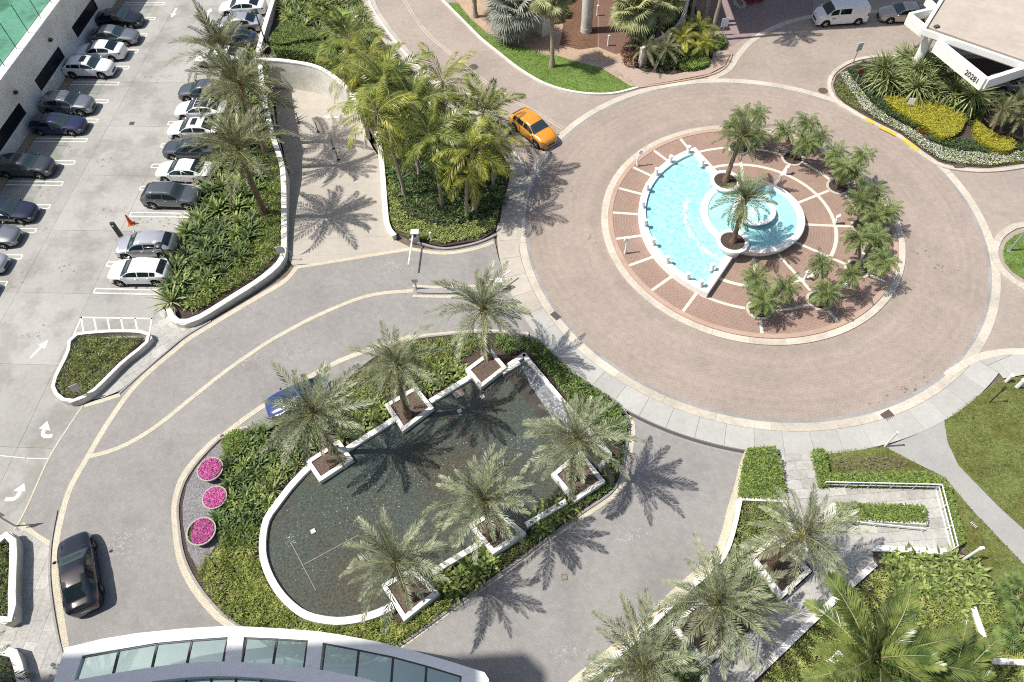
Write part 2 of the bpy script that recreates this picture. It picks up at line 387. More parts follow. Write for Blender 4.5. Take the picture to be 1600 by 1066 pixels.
CX, CY = 18.575, 37.738                      # centre of the roundabout
m_earth = surf('earth', (.16, .13, .10), .25, 3, .95)
m_mulch = surf('mulch', (.075, .055, .045), .55, 14, .95, .2, .5, .6)
m_mulch_red = surf('red_mulch', (.125, .09, .07), .55, 12, .95, .2, .5, .6)
m_sand = surf('sandy_soil', (.42, .31, .22), .2, 6, .95, .2, .4, .3)
m_conc_lot = surf('lot_concrete', (.385, .38, .355), .06, 3.0, .85, .2, .12, .1, rnd=.09, streak=(.74, .73, .70))
m_conc_ramp = surf('ramp_concrete', (.43, .395, .345), .05, 2.0, .85, .12, .2, .1, rnd=.05)
m_walk = surf('walk_concrete', (.43, .43, .40), .05, 4, .85, .12, .4, .1, rnd=.10)
m_walk_warm = surf('warm_walk_concrete', (.47, .43, .37), .06, 4, .85, .15, .4, .1, rnd=.08)
m_kerb = surf('kerb_concrete', (.56, .51, .43), .10, 5, .85, .22, .5, .15, rnd=.14)
m_kerb_grey = surf('grey_kerb_concrete', (.32, .31, .30), .10, 5, .85, .2, .5, .15, rnd=.1)
m_band = surf('plaza_band', (.66, .61, .52), .06, 5, .85, .12, .5, .1)
m_asphalt = surf('path_asphalt', (.35, .343, .325), .08, 12, .9, .12, .5, .3)
m_drive = paver('driveway_pavers', ((.29, .28, .266), (.32, .308, .292)), (.245, .236, .225), .22, .11, R(35), big=.14, blotch=(.88, .88, .89), mort=.006, bigscale=.3)
m_cream = paver('cream_pavers', ((.57, .51, .39), (.66, .60, .47)), (.40, .37, .30), .22, .11, R(30), big=.14, mort=.01)
m_pink = paver('rose_pavers', ((.33, .278, .24), (.372, .306, .264)), (.378, .332, .29), .24, .12, R(8), big=.14, blotch=(.90, .90, .92), mort=.018)
m_pink_ring = paver('roundabout_pavers', ((.335, .275, .234), (.372, .302, .256)), (.385, .33, .287), .24, .20, R(-6), big=.12, blotch=(.88, .89, .90), mort=.022, wear=(CX, CY))
m_brown = paver('plaza_pavers', ((.285, .19, .15), (.31, .205, .163)), (.335, .25, .208), .30, .21, polar=(CX, CY, 8.0), big=.12, mort=.030)
m_salmon = surf('salmon_edging', (.44, .315, .245), .08, 6, .85, .15, .5)
m_terra = surf('terracotta_paving', (.41, .315, .262), .07, 5, .85, .15, .4, .15)
m_stone = surf('travertine', (.45, .44, .41), .13, 5.5, .8, .2, .6, .12, rnd=.16)
m_white = surf('white_stucco', (.78, .77, .72), .05, 3, .8, .12, .5, .1, streak=(.84, .82, .77), grime=.55)
m_white_clean = surf('white_paint', (.80, .80, .775), .03, 3, .6, .06, .3, .04, grime=.3)
m_offwhite = surf('off_white_stucco', (.62, .60, .54), .05, 2, .85, .16, .35, .1, streak=(.82, .80, .75), grime=.5)
m_mark = surf('road_marking', (.74, .74, .70), .12, 9, .8, .15, 1.5, .1)
m_mark_y = surf('yellow_marking', (.72, .48, .05), .12, 9, .8, .2, 1.5, .1)
m_tanedge = surf('tan_footing', (.34, .27, .19), .12, 3)
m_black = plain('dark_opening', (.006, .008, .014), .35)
m_metal_dark = plain('dark_metal', (.05, .055, .06), .45, .6)
m_metal_grey = plain('galvanised_metal', (.42, .43, .44), .45, .5)
m_iron = surf('cast_iron', (.11, .085, .07), .2, 20, .8)
m_grey_drain = surf('drain_grating', (.085, .08, .078), .15, 20, .8)
m_court = surf('court_surface', (.10, .28, .19), .14, 3, .8, .35, .35, .05, streak=(.50, .62, .50))
m_roof = surf('roof_membrane', (.47, .41, .355), .05, 2, .9, .10, .4, .05, streak=(.92, .92, .93))
m_pane = glass_sheet('canopy_glass', (.62, .82, .80), .30)
m_fence_glass = glass_sheet('fence_glass', (.94, .97, .955), .03)
m_gravel = surf('gravel', (.27, .26, .27), .5, 28, .95, .1, 1, .8)
m_pot = surf('concrete_pot', (.40, .37, .335), .10, 6)
m_turq = water('pool_water', (.21, .52, .55), (.40, .71, .72), None, 3.4, .08, 5.0, .5)
m_turq2 = water('upper_pool_water', (.28, .58, .60), (.38, .68, .69), None, .9, .05, 3.0, .25)
m_foam = surf('white_water', (.86, .90, .92), .10, 9, .5, .1, 3, .5)
m_pond = water('pond_water', (.078, .072, .052), (.064, .092, .084), (.38, .40, .43), .12, .06, 6.0, .30, .58, .72, 15.0, .16, ripple=.68)
m_pond_deep = water('weir_water', (.055, .048, .040), (.085, .078, .068), None, 1.2, .08, 6, .3)
m_pond_foam = water('churned_water', (.10, .10, .105), (.26, .27, .29), (.52, .53, .56), 3, .3, 12, .8, .50, .62, 7.0)
m_trunk = surf('palm_trunk', (.20, .135, .09), .35, 14, .95, .2, 2, .6)
m_trunk_pale = surf('pale_palm_trunk', (.36, .30, .24), .2, 10, .95, .2, 2, .5)
m_trunk_grey = surf('slim_palm_trunk', (.22, .18, .14), .3, 12, .95, .2, 2, .5)
m_rachis = leafm('palm_rib', (.27, .27, .12), (.38, .37, .18), 3, .1, .1)
m_heart = leafm('palm_heart', (.40, .30, .05), (.48, .38, .09), 6, .1, .1)
m_silver = leafm('silver_palm_frond', (0.115, 0.14, 0.075), (0.36, 0.39, 0.255), 2.2, .14, .22, .42)
m_date = leafm('date_palm_frond', (0.105, 0.13, 0.053), (0.258, 0.284, 0.146), 1.6, .25, .2)
m_olive = leafm('golden_date_frond', (0.105, 0.118, 0.053), (0.31, 0.318, 0.172), 2.2, .16, .2, .42)
m_coco = leafm('coconut_frond', (0.11, 0.145, 0.018), (0.45, 0.45, 0.075), 1.8, .25, .35, .4)
m_coco_dark = leafm('green_coconut_frond', (0.075, 0.115, 0.02), (0.3, 0.34, 0.08), 1.2, .2, .3, .3)
m_royal = leafm('dark_palm_frond', (.05, .09, .022), (.22, .27, .075), 1.2, .15, .25, .28)
m_pygmy = leafm('pygmy_palm_frond', (0.06, 0.105, 0.028), (0.23, 0.3, 0.095), 2.5, .2, .2)
m_fan = leafm('fan_palm_leaf', (0.17, 0.2, 0.075), (0.46, 0.47, 0.24), 1.8, .2, .3)
m_fan_blue = leafm('silver_fan_leaf', (0.186, 0.217, 0.18), (0.396, 0.413, 0.344), 1.5, .2, .15)
m_dead = leafm('dry_leaf', (0.236, 0.18, 0.105), (0.396, 0.31, 0.189), 2, .2, .2)
m_green = leafm('shrub_leaf', (0.06, 0.115, 0.03), (0.22, 0.29, 0.085), 3.5, .2, .25)
m_dark = leafm('dark_shrub_leaf', (0.032, 0.07, 0.028), (0.13, 0.185, 0.075), 3.5, .18, .25)
m_lime = leafm('lime_leaf', (0.145, 0.205, 0.045), (0.4, 0.45, 0.15), 3, .22, .25)
m_yellow = leafm('golden_shrub_leaf', (0.22, 0.22, 0.018), (0.46, 0.43, 0.05), 4, .2, .1)
m_hedge = leafm('hedge_leaf', (0.095, 0.155, 0.03), (0.28, 0.36, 0.085), 5, .2, .1)
m_ground = leafm('ground_cover_leaf', (0.11, 0.18, 0.035), (0.34, 0.4, 0.11), 1.8, .2, .1)
m_ground2 = leafm('yellow_green_cover_leaf', (0.16, 0.23, 0.045), (0.46, 0.5, 0.15), 1.8, .2, .1)
m_varieg = leafm('striped_lily_leaf', (0.2, 0.26, 0.06), (0.52, 0.55, 0.22), 2.5, .2, .2)
m_whitefl = leafm('white_flower', (.62, .62, .58), (.80, .80, .76), 6, .2, .1)
m_pink_fl = leafm('magenta_flower', (.55, .07, .30), (.80, .24, .55), 6, .25, .1)
m_redleaf = leafm('red_brown_leaf', (0.081, 0.031, 0.019), (0.206, 0.086, 0.052), 5, .25, .2)
m_brownstem = leafm('dry_hedge_twig', (0.149, 0.105, 0.074), (0.31, 0.232, 0.172), 5, .1, .1)
m_grass = surf('lawn', (.14, .165, .05), .30, 5, .95, .3, .35, .5, streak=(1.0, .80, .60))
m_grass_lush = surf('lush_lawn', (.14, .22, .05), .30, 5, .95, .25, .35, .5)
m_blade = leafm('grass_blade', (0.072, 0.125, 0.024), (0.3, 0.33, 0.1), 1.1, .2, .1)
m_blade_l = leafm('lush_grass_blade', (0.075, 0.14, 0.025), (0.28, 0.36, 0.09), 1.4, .2, .1)
m_tyre = plain('tyre_rubber', (.015, .015, .016), .85)
m_rim = plain('alloy_rim', (.50, .50, .51), .35, .8)
m_cargl = plain('car_glass', (.008, .016, .02), .03, 0, .9)
m_cargl2 = plain('windscreen_glass', (.03, .05, .055), .03, 0, 1.0)
m_under = plain('car_underside', (.01, .01, .01), .9)
m_headl = plain('headlamp_lens', (.62, .65, .68), .08, .2, .8)
m_taill = plain('tail_lamp_lens', (.30, .01, .012), .15, 0, .6)
m_chrome = plain('chrome', (.6, .6, .62), .15, 1.0)
m_plate = plain('number_plate', (.70, .72, .68), .5)
m_cone = plain('cone_orange', (.72, .12, .03), .55)
m_signred = plain('sign_red', (.22, .035, .04), .6)
m_ped = surf('white_pole', (.80, .80, .79), .03, 5, .5)
P_WHITE = paint('paint_white', (.80, .80, .79)); P_SILVER = paint('paint_silver', (.50, .51, .53), .6, .35)
P_GREY = paint('paint_grey', (.11, .12, .13), .45, .25); P_LGREY = paint('paint_mid_grey', (.24, .26, .28), .6, .35); P_BLACK = paint('paint_black', (.010, .011, .016), 0, .12)
P_BLUE = paint('paint_blue', (.018, .045, .20), .1, .2); P_PURPLE = paint('paint_indigo', (.03, .036, .09), .3, .22); P_TAXI = paint('paint_taxi', (.64, .27, .025), 0, .25)
P_NAVY = paint('paint_navy', (.018, .025, .05), .1, .15); P_CHAMP = paint('paint_champagne', (.50, .45, .38), .5, .35); P_SLATE = paint('paint_slate', (.065, .075, .09), .4, .22); P_BLUEBRIGHT = paint('paint_bright_blue', (.03, .10, .38), .4, .3)

# ------------------------------------------------------------------ the setting: ground, roads, walks
def S(o): return tag(o, kind='structure')
def ring_pts(r, a0, a1, n): return [(CX + r * math.cos(R(a0 + (a1 - a0) * i / n)), CY + r * math.sin(R(a0 + (a1 - a0) * i / n))) for i in range(n + 1)]
def pol(r, th): return (CX + r * math.cos(R(th)), CY + r * math.sin(R(th)))

ramp_px = [(459, 416), (448, 400), (447, 300), (443, 250), (430, 205), (418, 150), (414, 97), (450, 96), (500, 107), (545, 141), (563, 172), (592, 225), (597, 270), (603, 355), (615, 367), (642, 387)]
ramp_poly = W(ramp_px, .5)
ramp_poly[0] = G(459, 416); ramp_poly[-1] = G(642, 387)
S(sheet('ground', [(-900, -400), (900, -400), (900, 1400), (-900, 1400)], -.10, m_earth, [ramp_poly]))

# grass beyond the right edge
S(sheet('verge', [(24, -30), (120, -30), (120, 21.5), (43, 21.5), (34, 18), (27, 6)], -.03, m_grass))
# parking lot of cast concrete slabs
lot_px = [(402, 85), (413, 95), (427, 200), (440, 265), (442, 405), (400, 436), (315, 490), (287, 500), (265, 490), (250, 473), (232, 524), (200, 560), (150, 607), (130, 633), (107, 667), (76, 717), (40, 797), (20, 830)]
lot = [(-15, 92)] + W([(432, -30)]) + W(lot_px) + [(-34, 12), (-64, 12), (-64, 92)]
parking = S(sheet('parking_lot', lot, -.055, m_earth))
tiles('concrete_slab', lot, 5.6, 6.2, R(-5), .016, -.05, 0.0, m_conc_lot, parking, 0, .003, .05)

# grey paver driveway and its cream bands
drive_px = [(-60, 900), (20, 828), (40, 797), (76, 717), (107, 667), (130, 633), (187, 614), (225, 582), (275, 540), (295, 523), (400, 461), (450, 431), (459, 416), (642, 387), (692, 391), (745, 383), (772, 372), (778, 400), (795, 452), (815, 480), (840, 528), (895, 575), (955, 617), (985, 640), (1080, 682), (1170, 702), (1168, 760), (1150, 840), (1120, 900), (990, 1010), (880, 1100), (700, 1200), (300, 1200), (-60, 1150)]
driveway = S(sheet('driveway', W(drive_px), .004, m_drive))
BZ = [0.0]
def band(px, w, name='cream_band', mt=None, z=.010, n=6, parent=None, side=0.0, smooth=True):
    BZ[0] += .0012; z += BZ[0]; p = W(px); p = resample(catmull(p, n) if smooth else p, .6); mb = MB(); strip(mb, offset(p, w / 2 + side), offset(p, -w / 2 + side), 0.0, z); return mb.obj(name, mt or m_cream, parent or driveway)
band([(112, 1060), (104, 1017), (93, 950), (86, 900), (88, 848), (98, 800), (111, 760), (137, 714), (168, 662), (201, 615), (231, 583), (281, 541), (302, 525), (402, 465), (440, 443), (456, 428), (463, 418)], .36)
band([(463, 418), (550, 404), (642, 389)], .30, smooth=False)
band([(642, 389), (692, 396), (745, 388), (771, 378)], .30)
band([(137, 714), (175, 704), (212, 687), (250, 662), (300, 622), (350, 582), (400, 547), (425, 531), (470, 506), (512, 486), (562, 466), (600, 458), (640, 455)], .30)
band([(130, 633), (107, 667), (76, 717), (40, 797), (22, 828)], .10)
band([(132, 634), (160, 626), (188, 617)], .30, smooth=False)
band([(33, 820), (55, 838), (78, 852)], .40, smooth=False)
band([(345, 684), (400, 642), (505, 577), (575, 547), (640, 527)], .36)
island_px = [(375, 979), (350, 962), (312, 918), (288, 870), (280, 820), (279, 790), (288, 756), (306, 727), (330, 700), (349, 684), (387, 671), (430, 664), (470, 645), (515, 610), (560, 577), (600, 548), (640, 532), (700, 524), (760, 520), (820, 526), (843, 533), (892, 580), (950, 620), (972, 637), (983, 662), (980, 690), (970, 742), (955, 770), (912, 800), (850, 846), (800, 884), (712, 946), (625, 1008), (560, 1040), (450, 1030)]
band([(372, 983), (345, 968), (306, 924), (282, 876), (274, 822), (273, 788), (282, 752), (301, 723), (326, 696), (345, 681)], .36)
band([(960, 628), (982, 652), (988, 668), (986, 690), (976, 742), (964, 768), (920, 800), (852, 845), (800, 884), (712, 946), (625, 1009), (590, 1030)], .38)
band([(387, 669), (365, 672), (349, 682)], .25)
band([(1170, 705), (1162, 725), (1152, 765), (1141, 800), (1133, 834), (1116, 871), (1060, 922), (987, 991), (895, 1068), (860, 1100)], .44)
band([(640, 527), (700, 521), (760, 517), (830, 522)], .25)
drain = MB(); strip(drain, ring_pts(19.60, -126, -103, 24), ring_pts(19.40, -126, -103, 24), 0, .022); drain.obj('trench_drain', m_grey_drain, driveway)
mb = MB(); strip(mb, ring_pts(19.78, -126, -103.5, 24), ring_pts(19.61, -126, -103.5, 24), 0, .018); mb.obj('drain_edging', m_kerb_grey, driveway)

# rose paver road, roundabout
road = [G(*p) for p in [(560, -60), (577, 0), (585, 20), (607, 52), (640, 92), (700, 148), (760, 200), (800, 236), (818, 256)]] + ring_pts(18.4, 170, 315, 30) + [(45, 22), (80, 22), (80, 110), (-12, 110)]
road_o = S(sheet('road', road, .006, m_pink))
rb = S(sheet('roundabout', ring_pts(17.2, 0, 360, 120)[:-1], .012, m_pink_ring, [ring_pts(11.2, 0, 360, 96)[:-1]]))
def arc_piece(name, r0, r1, a0, a1, z0, z1, mt, parent, n=6, gap=.012):
    g0 = math.degrees(gap / 2 / r1); mb = MB(); strip(mb, ring_pts(r1, a0 + g0, a1 - g0, n), ring_pts(r0, a0 + g0, a1 - g0, n), z0, z1); return mb.obj(name, mt, parent)
for i in range(32): arc_piece('kerb_segment', 17.18, 17.76, i * 11.25 + 3, (i + 1) * 11.25 + 3, 0, .035 + RNG.uniform(-.003, .003), m_kerb, rb)
for i in range(60): arc_piece('edge_paver', 16.93, 17.17, i * 6, i * 6 + 6, .008, .017, m_kerb_grey, rb, 4)
walk = S(sheet('pavement', ring_pts(19.3, 176, 313, 60) + ring_pts(17.8, 313, 176, 60), .02, m_earth))
for i in range(25):
    a = 176.5 + i * 5.45
    r1 = 19.36; arc_piece('paving_slab', 17.79, r1, a, a + 5.45, .02, .055 + RNG.uniform(-.003, .003), m_walk if 4 < i else m_walk_warm, walk, 4, .02)
tiles('paving_slab', W([(806, 398), (790, 380), (780, 362), (784, 325), (796, 285), (797, 262), (784, 240), (750, 212), (762, 203), (800, 238), (818, 258), (826, 285), (820, 320), (816, 350), (812, 385)]), 2.2, 2.6, R(10), .02, .02, .05, m_walk_warm, walk, 0)
tiles('paving_slab', [pol(17.8, -47.2), pol(19.4, -47.2)] + W([(1567, 592), (1600, 586), (1680, 575), (1680, 548), (1600, 553), (1560, 557), (1530, 562)]), 2.4, 2.0, R(20), .02, .02, .056, m_walk, walk, 0)
band([(1478, 588), (1500, 573), (1530, 558), (1565, 551), (1600, 550), (1660, 552)], .5, 'kerb_segment', m_kerb, .04, parent=walk)
# oil drips and scuffs
st_ = MB(); rgo = np.random.default_rng(9)
for (cx_, cy_), n_, sp__ in (((1428, 610), 16, .55), ((1380, 628), 7, .5), ((1450, 590), 6, .5), ((930, 370), 8, .6), ((1470, 420), 10, .7), ((1430, 395), 8, .6), ((1060, 640), 6, .6), ((900, 300), 5, .6)):
    gx, gy = G(cx_, cy_)
    for i in range(n_):
        x_, y_ = gx + rgo.normal(0, sp__), gy + rgo.normal(0, sp__ * .5); q_ = rgo.uniform(.03, .13); st_.add([(x_ + math.cos(t * .785) * q_ * rgo.uniform(.5, 1.3), y_ + math.sin(t * .785) * q_ * rgo.uniform(.4, 1.0), .0145 + i * .0001) for t in range(8)], [list(range(8))])
tag(st_.obj('oil_stain', surf('oil_stain', (.19, .16, .14), .2, 9, .8), rb), kind='stuff')
# fountain plaza
plaza = S(MB().prism(ring_pts(10.5, 0, 360, 96)[:-1], 0, .150).obj('plaza', m_brown))
for i in range(28): arc_piece('kerb_segment', 10.78, 11.29, i * 360 / 28, (i + 1) * 360 / 28, 0, .10 + RNG.uniform(-.003, .003), m_kerb, plaza)
for i in range(28): arc_piece('edging', 10.42, 10.775, i * 360 / 28 + 4, (i + 1) * 360 / 28 + 4, 0, .185, m_salmon, plaza, gap=.004)
PITS = [-98.2 + 30.3 * k for k in range(7)]
mb = MB(); strip(mb, ring_pts(6.48, -127, 113, 80), ring_pts(6.22, -127, 113, 80), .1, .156); mb.obj('cream_band', m_band, plaza)
for k in range(-1, 7):
    a0 = (PITS[k] + 6.6) if k >= 0 else -127; a1 = (PITS[k + 1] - 6.6) if k < 6 else 112
    if k < 0: a1 = PITS[0] - 6.6
    mb = MB(); strip(mb, ring_pts(8.50, a0, a1, 10), ring_pts(8.28, a0, a1, 10), .1, .155); mb.obj('cream_band', m_band, plaza)
def radial(th, r0, r1, w=.22):
    a, b = pol(r0, th), pol(r1, th); mb = MB(); strip(mb, offset([a, b], w / 2), offset([a, b], -w / 2), .1, .158); mb.obj('cream_band', m_band, plaza)
for k in range(9): radial(110.5 + 15.1 * k, 8.3, 10.42)
for t in PITS: radial(t, 3.6, 6.22); radial(t, 6.48, 7.45); radial(t, 9.35, 10.42)

# stone walks
def stone(px, tw=.9, th=.6, ang=35, z=.03, mt=None, name='stone_walk'):
    p = W(px); o = S(sheet(name, p, .016, m_kerb_grey)); tiles('paving_slab', p, tw, th, R(ang), .012, .012, z, mt or m_stone, o, .5); return o
stone([(250, 473), (262, 492), (287, 506), (315, 497), (330, 498), (298, 521), (272, 538), (222, 581), (188, 611), (160, 622), (135, 627), (150, 609), (187, 573), (232, 526)], 1.0, .7, 40)
stone([(22, 828), (40, 830), (78, 856), (77, 900), (83, 950), (92, 1000), (100, 1040), (104, 1110), (-30, 1110), (-30, 860)], 1.1, .7, 85)
kw = [(462, 413), (452, 428), (400, 457), (295, 520), (272, 537), (222, 580), (188, 614)]
side_k = S(empty('kerb'))
pieces_along('kerb_segment', catmull(W([(186, 616), (222, 583), (272, 540), (296, 522), (330, 502)]), 6), .12, 0, .07, 2.0, .01, m_kerb_grey, side_k)
pieces_along('kerb_segment', catmull(W([(89, 798), (80, 850), (78, 900), (83, 950), (92, 1000), (97, 1020), (104, 1060)]), 6), .12, 0, .07, 2.0, .01, m_kerb_grey, side_k)
# island and bed kerbs
isl_k = W(island_px); bedk = catmull(isl_k, 4, True)
pieces_along('kerb_segment', bedk, .14, 0, .12, 2.2, .012, m_kerb_grey, side_k, closed=True)
def kerb_px(px, w=.2, h=.13, step=2.4, mt=None, closed=False, z0=0.0):
    pieces_along('kerb_segment', catmull(W(px), 6, closed), w, z0, h, step, .012, mt or m_kerb, side_k, closed=closed)
kerb_px([(570, -40), (577, 0), (585, 20), (607, 52), (640, 92), (700, 148), (760, 200), (800, 236), (818, 258)], .16, .14, mt=m_white)
kerb_px([(690, 0), (721, 31), (751, 61), (777, 82), (810, 108), (847, 130), (882, 142), (922, 148), (960, 147), (996, 138)], .2, .15, mt=m_white)
kerb_px([(996, 138), (1050, 130), (1107, 119), (1132, 107), (1142, 90), (1140, 78), (1132, 68)], .16, .12, mt=m_salmon)
kerb_px([(1108, 124), (1137, 110), (1152, 89), (1171, 67), (1200, 48), (1235, 34), (1275, 25), (1330, 20), (1440, 16)], .55, .03)
kerb_px([(1600, 84), (1400, 88), (1345, 93), (1318, 103), (1300, 118), (1295, 134), (1300, 151), (1314, 166), (1340, 181), (1375, 199), (1405, 215), (1435, 238), (1465, 258), (1500, 266), (1545, 268), (1600, 261), (1680, 240)], .34, .13)
kerb_px([(1680, 345), (1600, 352), (1578, 358), (1560, 373), (1553, 394), (1557, 412), (1573, 432), (1600, 450), (1680, 490)], .5, .12)
kerb_px([(1143, -8), (1150, 8), (1158, 14), (1164, 8), (1152, -8)], .3, .14, mt=m_walk, closed=True)
kerb_px([(640, 376), (692, 390), (745, 381), (776, 368)], .16, .16, mt=m_kerb_grey)
for a, b in (([(1374, 200), (1400, 213)]), ([(1410, 219), (1434, 237)]), ([(1352, 187), (1366, 195)])):
    mb = MB(); p = W([a, b]); strip(mb, offset(p, .16), offset(p, -.16), .1, .138); mb.obj('yellow_marking', m_mark_y, side_k)
# lane line
for sd in (-.12, .12): band([(620, -30), (632, 0), (650, 30), (675, 60), (712, 90), (750, 122), (800, 156), (837, 175), (880, 202)], .055, 'lane_line', m_kerb, .013, parent=road_o, side=sd)
# concrete walk beside the lane
lw = catmull(W([(562, -40), (569, 0), (577, 22), (599, 55), (632, 95), (692, 152), (752, 204), (790, 238)]), 6)
pieces_along('paving_slab', lw, 1.5, 0, .06, 2.6, .02, m_walk_warm, walk, side=.35)
# traffic island in the driveway
im = MB(); ip = resample(catmull(W([(652, 455), (700, 456), (795, 452)]), 6), .5); strip(im, offset(ip, .22), offset(ip, -.22), 0, .14)
im.obj('kerb_segment', m_kerb_grey, side_k)
band([(645, 447), (700, 449), (790, 444)], .22); band([(645, 463), (700, 464), (770, 461)], .22); band([(641, 452), (640, 455), (641, 458)], .5)

# ------------------------------------------------------------------ parking markings
def mark(px, name='painted_marking', mt=None, z=.006, parent=None, w=.11, closed=False):
    p = W(px); mb = MB()
    for a, b in zip(p, p[1:] + ([p[0]] if closed else [])):
        u = unit((b[0] - a[0], b[1] - a[1])); a2 = (a[0] - u[0] * w * .5, a[1] - u[1] * w * .5); b2 = (b[0] + u[0] * w * .5, b[1] + u[1] * w * .5)
        strip(mb, offset([a2, b2], w / 2), offset([a2, b2], -w / 2), .0, z)
    return mb.obj(name, mt or m_mark, parent or parking)
def stall(p, L, d=0.42, sgn=1):
    """double stall line: two parallel lines closed at one end"""
    x, y = G(*p); u = (math.cos(R(-5)), math.sin(R(-5))); v = (-u[1] * d, u[0] * d); mb = MB()
    for q in (0, 1):
        a = (x + v[0] * q, y + v[1] * q); b = (a[0] + u[0] * L * sgn, a[1] + u[1] * L * sgn); strip(mb, offset([a, b], .05), offset([a, b], -.05), 0, .006)
    a = (x, y); b = (x + v[0], y + v[1]); strip(mb, offset([a, b], .05), offset([a, b], -.05), 0, .0065); mb.obj('stall_line', m_mark, parking)
for p in [(146, 458), (166, 416), (202, 338), (218, 297), (236, 262), (251, 230), (262, 195)]: stall(p, 4.9, .42)
for p in [(256, 8), (241, 31), (228, 57), (214, 82), (200, 108), (184, 133), (167, 161), (151, 191), (134, 222), (115, 257), (96, 290), (76, 326), (54, 364), (32, 405), (8, 447)]: stall(p, 4.8, .42, -1)
mark([(115, 524), (127, 496), (237, 498), (233, 524)]); mark([(127, 496), (131, 524)])
for x in (147, 168, 189, 211): mark([(x, 498), (x + 5, 524)])
mark([(0, 712), (40, 716), (76, 717)], w=.05)
def arrow(px, ang, L=1.7, bend=0, parent=None, zf=None, name='arrow_marking'):
    x, y = G(*px) if zf is None else G(px[0], px[1], zf); mb = MB(); zz = .006
    def loc(a, b): c_, s_ = math.cos(R(ang)), math.sin(R(ang)); return (x + a * c_ - b * s_, y + a * s_ + b * c_)
    if bend == 0: mb.prism([loc(-L / 2, -.09), loc(L * .1, -.09), loc(L * .1, -.32), loc(L / 2, 0), loc(L * .1, .32), loc(L * .1, .09), loc(-L / 2, .09)], 0, zz)
    else:
        k = bend; mb.prism([loc(-L / 2, k * .75), loc(-L / 2 + .25, k * .75), loc(-L / 2 + .25, k * .12)] + [loc(0, k * -.02), loc(L * .1, k * -.02)] + [loc(L * .1, -k * .30), loc(L / 2, k * .12), loc(L * .1, k * .5), loc(L * .1, k * .22), loc(-.1, k * .24), loc(-L / 2 + .25, k * .28), loc(-L / 2, k * .28)][0:5] + [loc(-L / 2, k * .0)], 0, zz)
    o = mb.obj(name, m_mark, parent or parking)
    if zf is not None: o.location.z = zf
    return o
arrow((272, 20), -95); arrow((326, 20), 85); arrow((62, 545), 62)
def bent(px_pts, head, name='arrow_marking'):
    p = W(px_pts); mb = MB(); q = resample(catmull(p, 6), .12); strip(mb, offset(q, .13), offset(q, -.13), 0, .0065)
    h = W(head); mb.prism(h, 0, .0072); mb.obj(name, m_mark, parking)
bent([(82, 681), (72, 682), (67, 678), (70, 669)], [(61, 670), (74, 658), (79, 673)])
bent([(8, 780), (20, 780), (27, 776), (32, 767)], [(21, 767), (38, 755), (40, 768)])
# pale worn pavers on the driveway
wp = MB(); rgw = np.random.default_rng(5)
for (cx_, cy_), n_, sx_, sy_ in (((192, 850), 70, 1.0, .8), ((382, 560), 60, 1.6, .6), ((455, 555), 40, 1.3, .5), ((612, 415), 40, .7, .6), ((985, 840), 30, .8, .5), ((880, 1020), 30, 1.2, .5)):
    gx, gy = G(cx_, cy_)
    for i in range(n_):
        x_, y_ = gx + rgw.normal(0, sx_ * .6), gy + rgw.normal(0, sy_ * .6); a_ = R(35) + (0 if rgw.uniform() < .5 else R(90)); wp.box((x_, y_, .0055 + len(wp.v) * 2.5e-6), (rgw.uniform(.08, .2), rgw.uniform(.02, .09), .002), a_)
tag(wp.obj('worn_paver', surf('worn_paver', (.36, .353, .342), .1, 8, .9, .1, 1, .1), driveway), kind='stuff')
pk = MB(); rgp = np.random.default_rng(12)
for (cx_, cy_) in ((330, 300), (300, 260), (270, 345), (225, 345), (120, 150), (95, 235), (60, 300), (45, 360), (215, 440), (30, 430), (130, 100), (160, 260), (170, 330), (110, 420), (60, 520), (180, 60), (240, 120)):
    gx, gy = G(cx_, cy_)
    for i in range(9):
        x_, y_ = gx + rgp.normal(0, .8), gy + rgp.normal(0, .5); q_ = rgp.uniform(.03, .14); pk.add([(x_ + math.cos(t * .785) * q_ * rgp.uniform(.5, 1.3), y_ + math.sin(t * .785) * q_ * rgp.uniform(.5, 1.2), .0045 + i * .0001) for t in range(8)], [list(range(8))])
tag(pk.obj('oil_stain', surf('lot_oil_stain', (.25, .24, .22), .25, 9, .85), parking), kind='stuff')
# ------------------------------------------------------------------ ramp to the lower garage
def ramp_z(y): return 0.0 if y < 36.5 else max(-2.45, -.0115 * (y - 36.5) ** 2)
ramp = S(sheet('ramp', [(-24, 36), (-6, 36), (-6, 63), (-24, 63)], -3.0, m_earth))
ys = [34.5, 36.5, 38.2, 39.9, 41.6, 43.3, 45, 46.7, 48.4, 50.1, 51.1, 57, 63]
for a, b in zip(ys, ys[1:]):
    r = clip_rect(ramp_poly, -50, 50, a + .003, b - .003)
    if len(r) < 3: continue
    mb = MB(); n = len(r)
    if area(r) < 0: r = r[::-1]
    mb.add([(x, y, ramp_z(y) - .002) for x, y in r], [list(range(n))]); mb.obj('concrete_slab', m_conc_ramp, ramp)
arrow((517, 183), 170, 1.6, parent=ramp, zf=-2.42); arrow((464, 213), 150, 1.6, parent=ramp, zf=-2.42)

